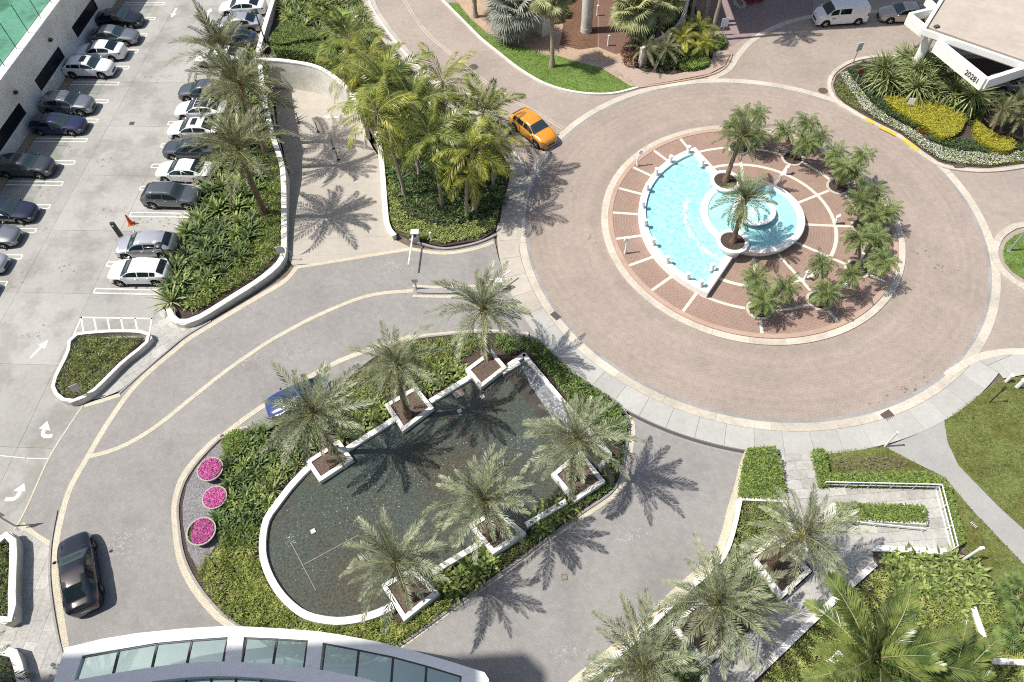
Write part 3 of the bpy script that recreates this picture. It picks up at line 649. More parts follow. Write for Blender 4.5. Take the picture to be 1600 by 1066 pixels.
def wall_run(name, label, px, w, z0, z1, mt, cap=None, cw=.42, ch=.1, step=3.0, group=None, side=0.0, zref=None, cat='wall', closed=False, world=None, square=False):
    p = W(px, z1 if zref is None else zref)
    if square:
        e = tag(empty(name), label, cat, group); i_ = corner_offset(p, cw)
        if area(p) < 0: p = p[::-1]
        for k in range(len(p)):
            k2 = (k + 1) % len(p); mb = MB(); strip(mb, [i_[k], i_[k2]], [p[k], p[k2]], z0, z1); mb.obj('side_wall', mt, e)
        return e
    p = world or catmull(p, 5, closed); p = resample(p, .5, closed); e = tag(empty(name), label, cat, group)
    mb = MB(); strip(mb, offset(p, w / 2 + side, closed), offset(p, -w / 2 + side, closed), z0, z1 - ch, closed=closed); mb.obj('wall_body', mt, e)
    pieces_along('coping', p, cw, z1 - ch, z1, step, .006, cap or m_white, e, closed=closed, side=side); return e
wall_run('retaining_wall', 'grey stucco retaining wall with white coping left of the ramp', [(406, 100), (412, 150), (424, 205), (436, 243), (442, 270), (443.5, 330), (443, 392), (440, 404), (428, 419), (400, 440), (360, 465), (315, 493), (290, 503), (275, 501), (266, 492), (264, 482)], .38, -2.6, .55, m_offwhite)
wall_run('retaining_wall', 'tall curved white retaining wall at the back of the ramp', [(398, 93), (413, 92), (450, 95), (500, 106), (545, 140), (566, 174)], .35, -2.6, .6, m_white, cw=.40)
wall_run('retaining_wall', 'low white wall between the ramp and the coconut palm bed', [(588, 205), (594, 235), (598, 275), (602, 330), (606, 355), (616, 368)], .30, -2.0, .45, m_offwhite)
wall_run('boundary_wall', 'white wall between the parked cars and the clipped shrubs', [(438, -40), (426, 0), (412, 45), (402, 82)], .30, 0, 1.0, m_offwhite, zref=1.0)

# ------------------------------------------------------------------ vegetation kit
def frond_mesh(name, L, n, ll, lw, droop, vee, mats, seed, ang0=58, base=.12, power=1.4, hang=0.0, rw=.022, plume=.38):
    """one feather leaf along +x that arches down; leaflets in two ranks"""
    rg = np.random.default_rng(seed); N = 14; pts = [np.zeros(3)]; a = 0.0; dirs = []
    for i in range(N):
        t = (i + .5) / N; a = -droop * t ** power; d = np.array([math.cos(a), 0, math.sin(a)]); dirs.append(d); pts.append(pts[-1] + d * L / N)
    dirs.append(dirs[-1]); pts = np.array(pts); dirs = np.array(dirs); V = []; F = []; MI = []
    for i in range(N + 1):
        r = rw * (1.25 - t_(i, N)); up = np.array([-dirs[i][2], 0, dirs[i][0]])
        V += [pts[i] + np.array([0, r, 0]), pts[i] - np.array([0, r, 0]), pts[i] + up * r * .9]
    for i in range(N):
        b = i * 3; c_ = b + 3; F += [[b, b + 2, c_ + 2, c_], [b + 2, b + 1, c_ + 1, c_ + 2]]; MI += [1, 1]
    for k in range(n):
        t = base + (1 - base) * (k + .5) / n; x = t * N; i = min(int(x), N - 1); p = pts[i] + (pts[i + 1] - pts[i]) * (x - i); d = dirs[i]; up = np.array([-d[2], 0, d[0]])
        ln = ll * (math.sin(math.pi * min(1, .12 + .85 * t)) ** .6) * rg.uniform(.85, 1.1) * (1 if t > base + .05 else .6)
        for s_ in (-1, 1):
            ph = R(ang0 - 25 * t + rg.uniform(-9, 9)); ve = vee + rg.uniform(-plume, plume)
            side = np.array([0, s_, 0]) * math.cos(ve) + up * math.sin(ve); u = d * math.cos(ph) + side * math.sin(ph); u = u / np.linalg.norm(u)
            w = np.cross(u, up); w = w / (np.linalg.norm(w) + 1e-9) * lw / 2; mid = p + u * ln * .5; tip = p + u * ln + np.array([0, 0, -hang * ln]); mid = mid + np.array([0, 0, -hang * ln * .22])
            b = len(V); V += [p, mid + w, tip, mid - w]; F.append([b, b + 1, b + 2, b + 3]); MI.append(0)
    return mesh(name, V, F, mats, MI)
def t_(i, N): return i / N
def trunk_mesh(name, h, r0, r1, mt, n=10, seg=14, bulge=1.5, rough=.03, lean=(0, 0), seed=0):
    rg = np.random.default_rng(seed); mb = MB(); pts = []; rad = []
    for i in range(seg + 1):
        t = i / seg; pts.append((lean[0] * t * t, lean[1] * t * t, h * t)); b = r0 + (r1 - r0) * t + (bulge - 1) * r0 * max(0, 1 - t * 7); rad.append(b + (rough if i % 2 else -rough) * .5 + rg.uniform(-.2, .2) * rough)
    mb.tube(pts, rad, n); return mesh(name, mb.v, mb.f, mt, smooth=True, sharp=50)
FR = {}
FR['silver'] = [frond_mesh('date_frond', 2.6, 44, .44, .034, dr, .42, [m_silver, m_rachis], 10 + i, 56) for i, dr in enumerate((.75, 1.0, 1.3))]
FR['date'] = [frond_mesh('date_frond', 2.0, 44, .40, .034, dr, .45, [m_date, m_rachis], 20 + i, 56) for i, dr in enumerate((.7, 1.0, 1.3))]
FR['olive'] = [frond_mesh('date_frond', 2.9, 52, .48, .036, dr, .45, [m_olive, m_rachis], 40 + i, 56) for i, dr in enumerate((.8, 1.05, 1.35))]
FR['coco'] = [frond_mesh('coconut_frond', 3.1, 46, .72, .042, dr, -.10, [m_coco, m_rachis], 50 + i, 62, .14, 1.3, .35, .03) for i, dr in enumerate((.9, 1.3, 1.7))]
FR['cocodark'] = [frond_mesh('coconut_frond', 3.6, 60, .90, .06, dr, .10, [m_coco_dark, m_rachis], 60 + i, 60, .14, 1.4, .22, .035) for i, dr in enumerate((.7, 1.0, 1.4))]
FR_DRY = frond_mesh('dry_frond', 2.3, 36, .38, .034, 1.2, .2, [m_dead, m_dead], 77, 50)
FR['royal'] = [frond_mesh('palm_frond', 3.6, 70, .85, .07, dr, .25, [m_royal, m_rachis], 65 + i, 58, .14, 1.6, .10, .035, .15) for i, dr in enumerate((.5, .8, 1.1))]
def rosette(name, n, L, Wd, e0, e1, mats, seed, seg=3, arch=.8, mi2=0.0):
    """clump of strap leaves that arch outwards from one point"""
    rg = np.random.default_rng(seed); V = []; F = []; MI = []
    for k in range(n):
        az = k * 2.39996 + rg.uniform(-.25, .25); el = e0 + (e1 - e0) * k / max(1, n - 1) + rg.uniform(-.12, .12); ln = L * rg.uniform(.75, 1.15) * (.65 + .35 * k / max(1, n - 1)); p = np.zeros(3); rows = []
        for i in range(seg + 1):
            t = i / seg; w = Wd * (.35 + 1.3 * math.sin(math.pi * (.12 + .80 * t))) / 1.6 if i < seg else .004; s_ = np.array([-math.sin(az), math.cos(az), 0]) * w / 2; rows.append((p - s_, p + s_))
            e = el - arch * t; p = p + np.array([math.cos(az) * math.cos(e), math.sin(az) * math.cos(e), math.sin(e)]) * ln / seg
        b = len(V)
        for a, c_ in rows: V += [a, c_]
        for i in range(seg): F.append([b + 2 * i, b + 2 * i + 1, b + 2 * i + 3, b + 2 * i + 2]); MI.append(1 if rg.uniform() < mi2 else 0)
    return mesh(name, V, F, mats, MI)
def fan_leaf(name, r, n, mats, seed, pet=.9, cup=.35, split=.55):
    rg = np.random.default_rng(seed); V = []; F = []; MI = []
    V += [(0, .018, 0), (0, -.018, 0), (pet, -.014, 0), (pet, .014, 0)]; F.append([0, 1, 2, 3]); MI.append(1); C_ = np.array([pet, 0, 0])
    for k in range(n):
        a = R(-150 + 300 * (k + .5) / n); da = R(300 / n) / 2; rr = r * rg.uniform(.88, 1.05) * (1 - .15 * abs(a) / 2.6)
        z = lambda q, e=0: -cup * (q / r) ** 2 * r * .5 + e
        e = lambda q, ang, h: C_ + np.array([math.cos(ang) * q, math.sin(ang) * q, z(q, h)]); b = len(V)
        V += [C_, e(rr * split, a - da, -.012), e(rr * split * 1.02, a, .02), e(rr * split, a + da, -.012), e(rr, a + rg.uniform(-.04, .04), -.10 * r * rg.uniform(.4, 1.6))]
        F += [[b, b + 1, b + 2], [b, b + 2, b + 3], [b + 1, b + 4, b + 2], [b + 2, b + 4, b + 3]]; MI += [0] * 4
    return mesh(name, V, F, mats, MI)
FR['fan'] = [fan_leaf('fan_leaf', .75, 26, [m_fan, m_rachis], 70 + i, .75, .3 + .35 * i) for i in range(2)]
FR['fandark'] = [fan_leaf('fan_leaf', .75, 26, [m_green, m_rachis], 75 + i, .75, .3 + .35 * i) for i in range(2)]
FR['fanblue'] = [fan_leaf('fan_leaf', .95, 26, [m_fan_blue, m_rachis], 80 + i, .85, .3 + .3 * i) for i in range(2)]
FR['fandead'] = [fan_leaf('dry_fan_leaf', .7, 22, [m_dead, m_dead], 90, .7, .8)]
SEED = [100]
def nseed(): SEED[0] += 1; return SEED[0]
def add_fronds(t, kinds, n, top, e_hi, e_lo, sc_=1.0, jit=.28, pw=1.0, name='frond', rg=None):
    TL = Matrix.Rotation(rg.uniform(-.2, .2), 3, 'X') @ Matrix.Rotation(rg.uniform(-.2, .2), 3, 'Y')
    for k in range(n):
        f = k / max(1, n - 1); el = e_hi + (e_lo - e_hi) * f ** pw + rg.normal(0, jit * .6); az = k * 2.39996 + rg.uniform(-.3, .3)
        me = kinds[min(len(kinds) - 1, int(rg.uniform(0, len(kinds)) * (.5 + .5 * f) + .35))]; o = bpy.data.objects.new(name, me)
        s_ = sc_ * rg.uniform(.76, 1.14) * (.72 + .28 * min(1, f * 3)); o.scale = (s_,) * 3; o.location = (top[0], top[1], top[2] + .1 * (1 - f))
        o.rotation_euler = (TL @ Matrix.Rotation(az, 3, 'Z') @ Matrix.Rotation(-el, 3, 'Y') @ Matrix.Rotation(rg.uniform(-.35, .35), 3, 'X')).to_euler(); link(o, t)
def palm(name, label, hub_px, h, kind, n, z0=0.0, sc_=1.0, group=None, lean=(0, 0), base=None, e_hi=1.45, e_lo=-.3, r=(.22, .17), tm=None, pw=1.1, heart=True, cat='palm tree', extra=None):
    """palm whose crown centre (at height h above the ground) lies at a surveyed point"""
    rg = np.random.default_rng(nseed()); sc_ *= rg.uniform(.92, 1.08); n = int(n * rg.uniform(.82, 1.05)); e_lo += rg.uniform(-.15, .2); x, y = G(hub_px[0], hub_px[1], h) if base is None else base
    if base is None and abs(lean[0]) + abs(lean[1]) < .01: lean = (rg.uniform(-.35, .35), rg.uniform(-.3, .3))
    bx, by = x - lean[0], y - lean[1]; t = tag(empty(name, (bx, by, z0)), label, cat, group); hh = h - z0
    obj('trunk', trunk_mesh('trunk', hh, r[0], r[1], tm or m_trunk, lean=lean, seed=nseed()), t); top = (lean[0], lean[1], hh - .05)
    if heart:
        hb = MB()
        for k in range(10): a = k * .63; hb.bar((top[0] + math.cos(a) * .12, top[1] + math.sin(a) * .12, hh - .35), (top[0] + math.cos(a) * .26, top[1] + math.sin(a) * .26, hh + .12), .07, .05)
        hb.obj('crown_base', m_heart, t)
    add_fronds(t, FR[kind], n, top, e_hi, e_lo, sc_, rg=rg, pw=pw)
    if kind in ('silver', 'olive') and rg.uniform() < .8: add_fronds(t, [FR_DRY], int(rg.integers(2, 6)), (top[0], top[1], hh - .3), -.5, -1.2, sc_ * .85, rg=rg, name='dry_frond')
    if extra: add_fronds(t, FR[extra[0]], extra[1], (top[0], top[1], hh - .25), -.6, -1.25, sc_, rg=rg, name='dry_frond')
    return t
# pygmy date palms: small crowns, one mesh each
def crown_mesh(name, n, L, leaf, ll, lw, mats, seed, e_hi=1.3, e_lo=-.5):
    rg = np.random.default_rng(seed); V = []; F = []; MI = []
    srcs = [frond_mesh('tmp', L, leaf, ll, lw, d, .12, mats, seed + 3 + i, 60, .10, 1.2, .15, .012) for i, d in enumerate((1.0, 1.5))]; arr = []
    for s_ in srcs: v = np.zeros(len(s_.vertices) * 3); s_.vertices.foreach_get('co', v); arr.append((v.reshape(-1, 3), [list(p.vertices) for p in s_.polygons], [p.material_index for p in s_.polygons]))
    for k in range(n):
        f = k / (n - 1); M_ = np.array(Matrix.Rotation(k * 2.4 + rg.uniform(-.3, .3), 3, 'Z') @ Matrix.Rotation(-(e_hi + (e_lo - e_hi) * f ** .8), 3, 'Y')); v, fs, mi = arr[k % 2]; b = len(V)
        V += [tuple(q) for q in (v * rg.uniform(.8, 1.1)) @ M_.T]; F += [[i + b for i in q] for q in fs]; MI += mi
    for s_ in srcs: bpy.data.meshes.remove(s_)
    return mesh(name, V, F, mats, MI)
PYG = [crown_mesh('pygmy_crown', 32, 1.14, 20, .29, .040, [m_pygmy, m_rachis], 200 + i * 7) for i in range(3)]
def shrub_mesh(name, r, h, n, L, Wd, mt, seed, lump=.25):
    rg = np.random.default_rng(seed); u = rg.normal(0, 1, (n, 3)); u[:, 2] = np.abs(u[:, 2]); u /= np.linalg.norm(u, axis=1)[:, None]
    f = 1 + lump * np.sin(u[:, 0] * 5 + seed) * np.cos(u[:, 1] * 4 + seed * 2) + rg.normal(0, .07, n); d = f * rg.uniform(.55, 1, n) ** .4
    P_ = u * d[:, None] * np.array([r, r, h]); yaw = np.arctan2(u[:, 1], u[:, 0]) + rg.uniform(-1.2, 1.2, n); tilt = rg.uniform(-.4, 1.1, n)
    V, F = leaf_arrays(P_, yaw, tilt, L * rg.uniform(.6, 1.3, n), Wd * rg.uniform(.7, 1.3, n)); return big_mesh(name, V, F, mt)
def shrub(name, label, loc, me, sc_=1.0, group=None, cat='shrub', z=.05, sz=1.0):
    o = obj(name, me, None, (loc[0], loc[1], z), (0, 0, RNG.uniform(0, 6.28)), (sc_, sc_, sc_ * sz)); return tag(o, label, cat, group)
def plants(name, label, group, poly, d, meshes, s0=.8, s1=1.2, z=.06, cat='plant', most=280):
    for p in spaced(poly, d)[:most]:
        o = obj(name, meshes[int(RNG.integers(len(meshes)))], None, (p[0], p[1], z), (RNG.uniform(-.12, .12), RNG.uniform(-.12, .12), RNG.uniform(0, 6.28)), RNG.uniform(s0, s1)); tag(o, label, cat, group)
def hedge(name, label, poly, h, dens=420, L=.10, Wd=.07, mt=None, z0=.05, core=None):
    e = tag(empty(name, (0, 0, 0)), label, 'hedge'); MB().prism(corner_offset(poly, .10), z0, h - .08).obj('stems', core or m_dark, e)
    n = int(abs(area(poly)) * dens); p = sample(poly, n); z = h - np.abs(RNG.normal(0, .05, n)) + (vnoise(p[:, 0], p[:, 1], 2.5) - .5) * .12; P1 = np.column_stack([p, z])
    q = resample(poly, .04, True); q = np.array(q * 6); q = q + RNG.normal(0, .04, q.shape); P2 = np.column_stack([q, z0 + (h - z0) * RNG.uniform(0, 1, len(q))]); P_ = np.vstack([P1, P2]); n = len(P_)
    V, F = leaf_arrays(P_, RNG.uniform(0, 6.28, n), RNG.uniform(-.2, 1.0, n), L * RNG.uniform(.6, 1.3, n), Wd * RNG.uniform(.7, 1.3, n)); obj('foliage', big_mesh('foliage', V, F, mt or m_hedge), e); return e
def bed(px, mt=None, z=.06, name='planting_bed', world=None): return S(sheet(name, world or W(px), z, mt or m_mulch))
def lawn(px, name='lawn', lush=False, z=.05, dens=170, world=None):
    p = world or W(px); o = S(sheet(name, p, z, m_grass_lush if lush else m_grass)); leafbed('grass_blades', p, dens, .12, .03, .05, m_blade_l if lush else m_blade, z0=z, up=.7, parent=o, kind=None); o.children[0]['kind'] = 'stuff'; return o

# ------------------------------------------------------------------ roundabout fountain
def arc_band(mb, r0, r1, a0, a1, z0, z1, n=48, m=0): strip(mb, ring_pts(r1, a0, a1, n), ring_pts(r0, a0, a1, n), z0, z1, m, False); return mb
ft = tag(empty('fountain', (CX, CY, .15)), 'white tiered fountain with turquoise pools at the centre of the roundabout', 'fountain')
def F_(mb, name, mt, **k):
    mb.v = [(x - CX, y - CY, z - .15) for x, y, z in mb.v]; return mb.obj(name, mt, ft, **k)
A0, A1 = 113, 233
F_(arc_band(MB(), 7.95, 8.47, A0, A1, .1, .72), 'curved_rim', m_white_clean)
for nm, th, sg in (('straight_rim', A0, 1), ('straight_rim', A1, -1)):
    a, b = pol(4.3, th), pol(8.47, th); mb = MB(); strip(mb, offset([a, b], .26 - .26 * sg), offset([a, b], -.26 - .26 * sg), .1, .725); F_(mb, nm, m_white_clean)
pool = [pol(8.0, A0)] + ring_pts(8.0, A0, A1, 48) + ring_pts(3.5, A1, A0, 30)
F_(MB().prism(pool, .12, .50), 'lower_water', m_turq)
F_(MB().lathe([(3.45, .1), (3.62, .35), (3.80, .80), (3.86, .98), (3.80, 1.04), (3.38, 1.04), (3.30, .98), (3.30, .7)], 96, (CX, CY, 0)), 'upper_rim', m_white_clean, smooth=True, sharp=40)
F_(MB().prism(ring_pts(3.34, 0, 360, 72)[:-1], .7, .93), 'upper_water', m_turq2)
F_(MB().lathe([(1.2, .9), (1.35, 1.15), (1.55, 1.40), (1.60, 1.48), (1.54, 1.53), (1.28, 1.53), (1.22, 1.47), (1.22, 1.2)], 64, (CX, CY, 0)), 'top_bowl', m_white_clean, smooth=True, sharp=40)
F_(MB().prism(ring_pts(1.25, 0, 360, 48)[:-1], 1.2, 1.44), 'top_water', m_turq2)
# falling and churned water: ragged ridges where the upper pool spills over
def ragged(r, a0, a1, n, w, z, hgt, seed):
    rg = np.random.default_rng(seed); V = []; Fc = []
    for k in range(n):
        a = rg.uniform(a0, a1); q = pol(r + rg.normal(0, w), a); b = len(V); s_ = rg.uniform(.04, .13); ya = rg.uniform(0, 6.28); zt = z + rg.uniform(.0, hgt)
        V += [(q[0] + math.cos(ya + t) * s_ * rg.uniform(.6, 1.2), q[1] + math.sin(ya + t) * s_ * rg.uniform(.6, 1.2), z - .01) for t in (0, 1.57, 3.14, 4.71)] + [(q[0], q[1], zt)]
        Fc += [[b, b + 1, b + 4], [b + 1, b + 2, b + 4], [b + 2, b + 3, b + 4], [b + 3, b, b + 4]]
    m_ = MB(); m_.add(V, Fc); return m_
F_(ragged(4.95, 150, 232, 260, .10, .50, .05, 1), 'foam', m_foam)
F_(ragged(1.95, -70, 60, 90, .08, .93, .03, 2), 'foam', m_foam)
F_(ragged(.5, 0, 360, 90, .28, 1.44, .10, 3), 'foam', m_foam)
for o in ft.children:
    if o.name.startswith('foam'): o['kind'] = 'stuff'
for th in (A0, A1):
    mb = MB(); x, y = pol(3.62, th); mb.lathe([(.70, .15), (.80, .5), (.98, .95), (1.10, 1.20), (1.17, 1.26), (1.17, 1.34), (1.10, 1.38), (.90, 1.38), (.86, 1.32), (.86, 1.1)], 48, (x, y, 0)); F_(mb, 'planter_bowl', m_white_clean, smooth=True, sharp=35)
    F_(MB().prism([(x + .88 * math.cos(R(10 * i)), y + .88 * math.sin(R(10 * i))) for i in range(36)], 1.1, 1.30), 'soil', m_mulch)
def bollard(px, h=.66, r=.17, zb=.72, label=None, grp='stubby white bollards on the fountain rim', world=None):
    x, y = world or G(px[0], px[1], zb); b = tag(empty('bollard', (x, y, zb)), label or 'stubby white bollard standing on the rim of the turquoise pool', 'bollard', grp)
    MB().lathe([(r * .98, 0), (r, .03), (r * .92, .06), (r * .92, h - .08)], 16).obj('shaft', m_white_clean, b, smooth=True, sharp=40)
    MB().lathe([(r * .98, h - .08), (r * 1.04, h - .05), (r * .95, h), (.001, h + .03)], 16).obj('cap', m_white_clean, b, smooth=True, sharp=40)
for th in (115.5, 129, 142.5, 156, 169.5, 183, 196.5, 210, 224): bollard(None, world=pol(8.2, th))
bollard(None, world=pol(8.2, 231.6)); bollard(None, world=pol(6.4, 231)); bollard(None, world=pol(6.4, 115))
for nm, th in (('right', -5.5), ('lower right', -65.5), ('upper right', 51)):
    x, y = pol(6.35, th); b = tag(empty('path_light', (x, y, .156), R(th)), {'right': 'small white hooded path light right of the round pool', 'lower right': 'small white hooded path light below right of the round pool', 'upper right': 'small white hooded path light above right of the round pool'}[nm], 'path light')
    MB().tube([(0, 0, 0), (0, 0, .75)], [.10, .08], 10).obj('post', m_ped, b, smooth=True, sharp=40); MB().tube([(-.08, 0, .70), (.16, 0, .95)], [.11, .13], 10).obj('lamp_hood', m_ped, b, smooth=True, sharp=40)
for th, lab, lean in ((-165.4, 'white spike light with a plate on the left of the fountain plaza', .05), (138.8, 'white curved floodlight at the upper left of the fountain plaza', -.25)):
    x, y = pol(10.2, th); b = tag(empty('floodlight', (x, y, .185)), lab, 'floodlight')
    MB().tube([(0, 0, 0), (lean * .4, 0, .7), (lean * -.5, .05, 1.35)], [.10, .07, .06], 8).obj('post', m_ped, b, smooth=True, sharp=50); MB().box((lean * -.5, .05, 1.42), (.30, .12, .34), ry=.35).obj('lamp_head', m_ped, b)
# tree pits with pygmy palms
for k, th in enumerate(PITS):
    x, y = pol(8.38, th); p = tag(empty('tree_pit', (x, y, .15)), ['round cream kerbed palm pit lowest on the fountain plaza, below the round pool', 'round cream kerbed palm pit at the lower right of the plaza', 'round palm pit at the right, second above the lower right one', 'round palm pit at the far right of the plaza', 'round palm pit at the upper right of the plaza', 'round palm pit behind the round pool towards the top right', 'round palm pit behind the tall palm at the top of the plaza'][k], 'tree pit', 'round palm pits on the plaza')
    MB().lathe([(.92, 0), (.92, .07), (.90, .085), (.74, .085), (.72, .06), (.72, -.02)], 32).obj('kerb_ring', m_kerb, p, smooth=True, sharp=40)
    MB().prism([(.74 * math.cos(R(12 * i)), .74 * math.sin(R(12 * i))) for i in range(30)], -.1, .03).obj('soil', m_mulch, p)
    rg = np.random.default_rng(300 + k); t = tag(empty('pygmy_date_palm', (x, y, .15), rg.uniform(0, 6.28)), ['three stemmed pygmy date palm nearest the camera on the plaza', 'multi stemmed pygmy date palm at the lower right of the plaza', 'multi stemmed pygmy date palm at the right below the middle one', 'multi stemmed pygmy date palm at the far right of the plaza', 'multi stemmed pygmy date palm at the upper right of the plaza', 'multi stemmed pygmy date palm behind the round pool', 'multi stemmed pygmy date palm half hidden behind the tall fountain palm'][k], 'palm tree', 'pygmy date palms round the fountain')
    for j in range(3 if k < 3 else 4):
        a = j * (2.09 if k < 3 else 1.57) + rg.uniform(-.4, .4); d = rg.uniform(.8, 1.5); hh = rg.uniform(1.9, 3.3); lx, ly = math.cos(a) * d, math.sin(a) * d; mb = MB()
        mb.tube([(lx * .15 + lx * .85 * q * q, ly * .15 + ly * .85 * q * q, hh * q) for q in [i / 6 for i in range(7)]], [.075 + .012 * (i % 2) for i in range(7)], 7); mb.obj('trunk', m_trunk_grey, t, smooth=True, sharp=60)
        obj('crown', PYG[j % 3], t, (lx, ly, hh), (rg.uniform(-.15, .15), rg.uniform(-.15, .15), rg.uniform(0, 6)), rg.uniform(1.0, 1.22))

# ------------------------------------------------------------------ reflecting pond
ZP = .62; pond = tag(empty('pond', (*G(640, 800), 0)), 'long dark reflecting pond with a white wall and six square palm planters', 'pond'); PX, PY = G(640, 800)
def PO(mb, name, mt, **k): mb.v = [(x - PX, y - PY, z) for x, y, z in mb.v]; return mb.obj(name, mt, pond, **k)
wpx = [(412, 850), (417, 818), (430, 796), (455, 763), (490, 730), (520, 706), (545, 702), (620, 655), (640, 640), (675, 628), (737, 590), (760, 575), (797, 565), (818, 553), (955, 708), (938, 728), (900, 745), (880, 785), (822, 828), (760, 846), (680, 895), (640, 920), (612, 948), (585, 962), (525, 974), (482, 966), (450, 946), (424, 916), (412, 880)]
PO(MB().prism(W(wpx, ZP), .02, .40), 'water', m_pond)
def pwall(px, w=.36, z=ZP, name='pond_wall', smooth=True, mt=None):
    p = W(px, z); p = resample(catmull(p, 6) if smooth else p, .45); mb = MB(); strip(mb, offset(p, w / 2), offset(p, -w / 2), .0, z); return PO(mb, name, mt or m_white)
pwall([(484, 727), (455, 758), (432, 788), (416, 812), (410, 845), (412, 875), (425, 908), (447, 938), (478, 961), (520, 970), (558, 967), (592, 957), (614, 946)], .40)
pwall([(541, 702), (620, 652)], .36, smooth=False); pwall([(672, 627), (737, 587)], .36, smooth=False)
pwall([(795, 570), (820, 553)], .30, smooth=False); pwall([(818, 553), (885, 633), (954, 710)], .28, smooth=False); pwall([(954, 710), (937, 729)], .28, smooth=False)
pwall([(885, 783), (822, 820)], .32, smooth=False); pwall([(757, 845), (675, 894)], .34, smooth=False)
pwall([(785, 582), (812, 566)], .30, smooth=False)
# weir ledge and churned channel inside the upper end
z_ = .44
mb = MB(); p = W([(797, 578), (840, 640), (858, 625), (815, 566)], z_); PO(MB().prism(W([(790, 588), (808, 575), (818, 590), (862, 652), (895, 690), (880, 700), (845, 655), (812, 612)], z_), .1, .47), 'weir_ledge', m_pond_deep)
PO(MB().prism(W([(815, 572), (836, 578), (858, 603), (885, 640), (905, 668), (895, 690), (862, 652), (830, 605)], z_), .1, .50), 'churned_channel', m_pond_foam)
PO(MB().prism(W([(693, 650), (700, 645), (745, 692), (738, 700)], z_), .1, .47), 'spillway', m_pond_deep)
pipes = MB()
for a, b in (((455, 849), (493, 922)), ((475, 882), (560, 836)), ((540, 842), (549, 850))): pipes.bar((*G(*a, .42), .405), (*G(*b, .42), .405), .035, .03)
PO(pipes, 'fountain_pipe', m_trunk_pale)
for q in ((489, 830), (754, 620), (718, 642)):
    x, y = G(q[0], q[1], .45); PO(MB().box((x, y, .43), (.28, .26, .06), .5), 'skimmer_lid', m_offwhite)
x, y = G(716, 615, .45); PO(MB().box((x, y, .425), (.62, .55, .03), .5), 'sump_grate', m_trunk_pale)
fk = MB(); rgf = np.random.default_rng(21)
for (cx_, cy_), n_, sx_, sy_ in (((560, 790), 170, 1.7, 1.1), ((700, 720), 90, 1.8, 1.0), ((454, 843), 36, .16, .16), ((800, 690), 40, 1.2, .6), ((620, 745), 60, 1.4, .7), ((480, 900), 20, 1.0, .6)):
    gx, gy = G(cx_, cy_, .4)
    for i in range(n_):
        x_, y_ = gx + rgf.normal(0, sx_), gy + rgf.normal(0, sy_)
        if not inside(W(wpx, .4), np.array([x_]), np.array([y_]))[0]: continue
        q_ = rgf.uniform(.012, .038); a_ = rgf.uniform(0, 3); fk.add([(x_ + math.cos(a_ + t) * q_, y_ + math.sin(a_ + t) * q_ * .6, .402) for t in (0, 1.57, 3.14, 4.71)] + [(x_, y_, .402 + q_ * .7)], [[0, 1, 4], [1, 2, 4], [2, 3, 4], [3, 0, 4]])
PO(fk, 'water_bubble', m_foam)['kind'] = 'stuff'
PLANT = [[(499, 753), (552, 718), (530, 687), (477, 721)], [(629, 674), (678, 637), (650, 603), (601, 632)], [(751, 606), (792, 574), (768, 546), (727, 577)], [(861, 741), (906, 703), (946, 752), (898, 784)], [(732, 820), (775, 794), (822, 832), (770, 866)], [(595, 914), (645, 886), (686, 926), (631, 971)]]
def sq_planter(q, z, label, w=.26, grp='square white palm planters along the pond', soil=None, parent=None, name='planter'):
    p = W(q, z); 
    if area(p) < 0: p = p[::-1]
    cx = sum(a for a, _ in p) / 4; cy = sum(b for _, b in p) / 4; e = tag(empty(name, (cx, cy, 0)), label, 'planter', grp); i_ = corner_offset(p, w); loc = lambda L: [(a - cx, b - cy) for a, b in L]
    for k in range(len(p)):
        k2 = (k + 1) % len(p); mb = MB(); strip(mb, loc([i_[k], i_[k2]]), loc([p[k], p[k2]]), 0, z); mb.obj('side_wall', m_white, e)
    MB().prism(loc(corner_offset(p, w * .9)), .05, z - .10).obj('soil', soil or m_mulch, e); return e
PL = ['square white planter at the upper left of the pond', 'square white planter in the middle of the upper pond edge', 'square white planter at the top of the pond beside the weir', 'square white planter at the right end of the pond', 'square white planter in the middle of the lower pond edge', 'square white planter at the bottom of the pond']
for q, l in zip(PLANT, PL): sq_planter(q, .78, l, soil=m_mulch_red)

# ------------------------------------------------------------------ buildings
# parking deck wall with the roof court, upper left
WB = [(-42.7, 41.0), (-39.31, 73.2), (-37.2, 93.0)]; ZW = 4.8
deck = tag(empty('parking_deck', (-42, 49, 0)), 'white parking deck with dark openings and a green court on its roof', 'building')
def D_(mb, name, mt, **k): mb.v = [(x + 42, y - 49, z) for x, y, z in mb.v]; return mb.obj(name, mt, deck, **k)
def wpt(s, out=0.0):
    a, b = WB[0], WB[2]; L = math.dist(a, b); u = unit((b[0] - a[0], b[1] - a[1])); return (a[0] + u[0] * s + u[1] * out, a[1] + u[1] * s - u[0] * out)
def s_of(y): return (y - WB[0][1]) / (WB[2][1] - WB[0][1]) * math.dist(WB[0], WB[2])
h0, h1 = 1.25, 2.52
sp_ = [(s_of(y), s_of(y + 5.2)) for y in (48.25, 56.3, 64.3, 72.4, 80.4)]
cur = 0.0; th_ = .35
def wall_box(s0, s1, z0, z1, name='wall_panel', mt=None, o0=0.0, o1=-.35): D_(MB().prism([wpt(s0, o0), wpt(s1, o0), wpt(s1, o1), wpt(s0, o1)], z0, z1), name, mt or m_white)
Ltot = math.dist(WB[0], WB[2])
wall_box(0, Ltot, h1, ZW); wall_box(0, Ltot, 0, h0)
for a, b in sp_ + [(Ltot, Ltot)]: wall_box(cur, a, h0, h1); cur = b
for a, b in sp_: wall_box(a, b, h0, h1, 'opening', m_black, -.12, -.20)
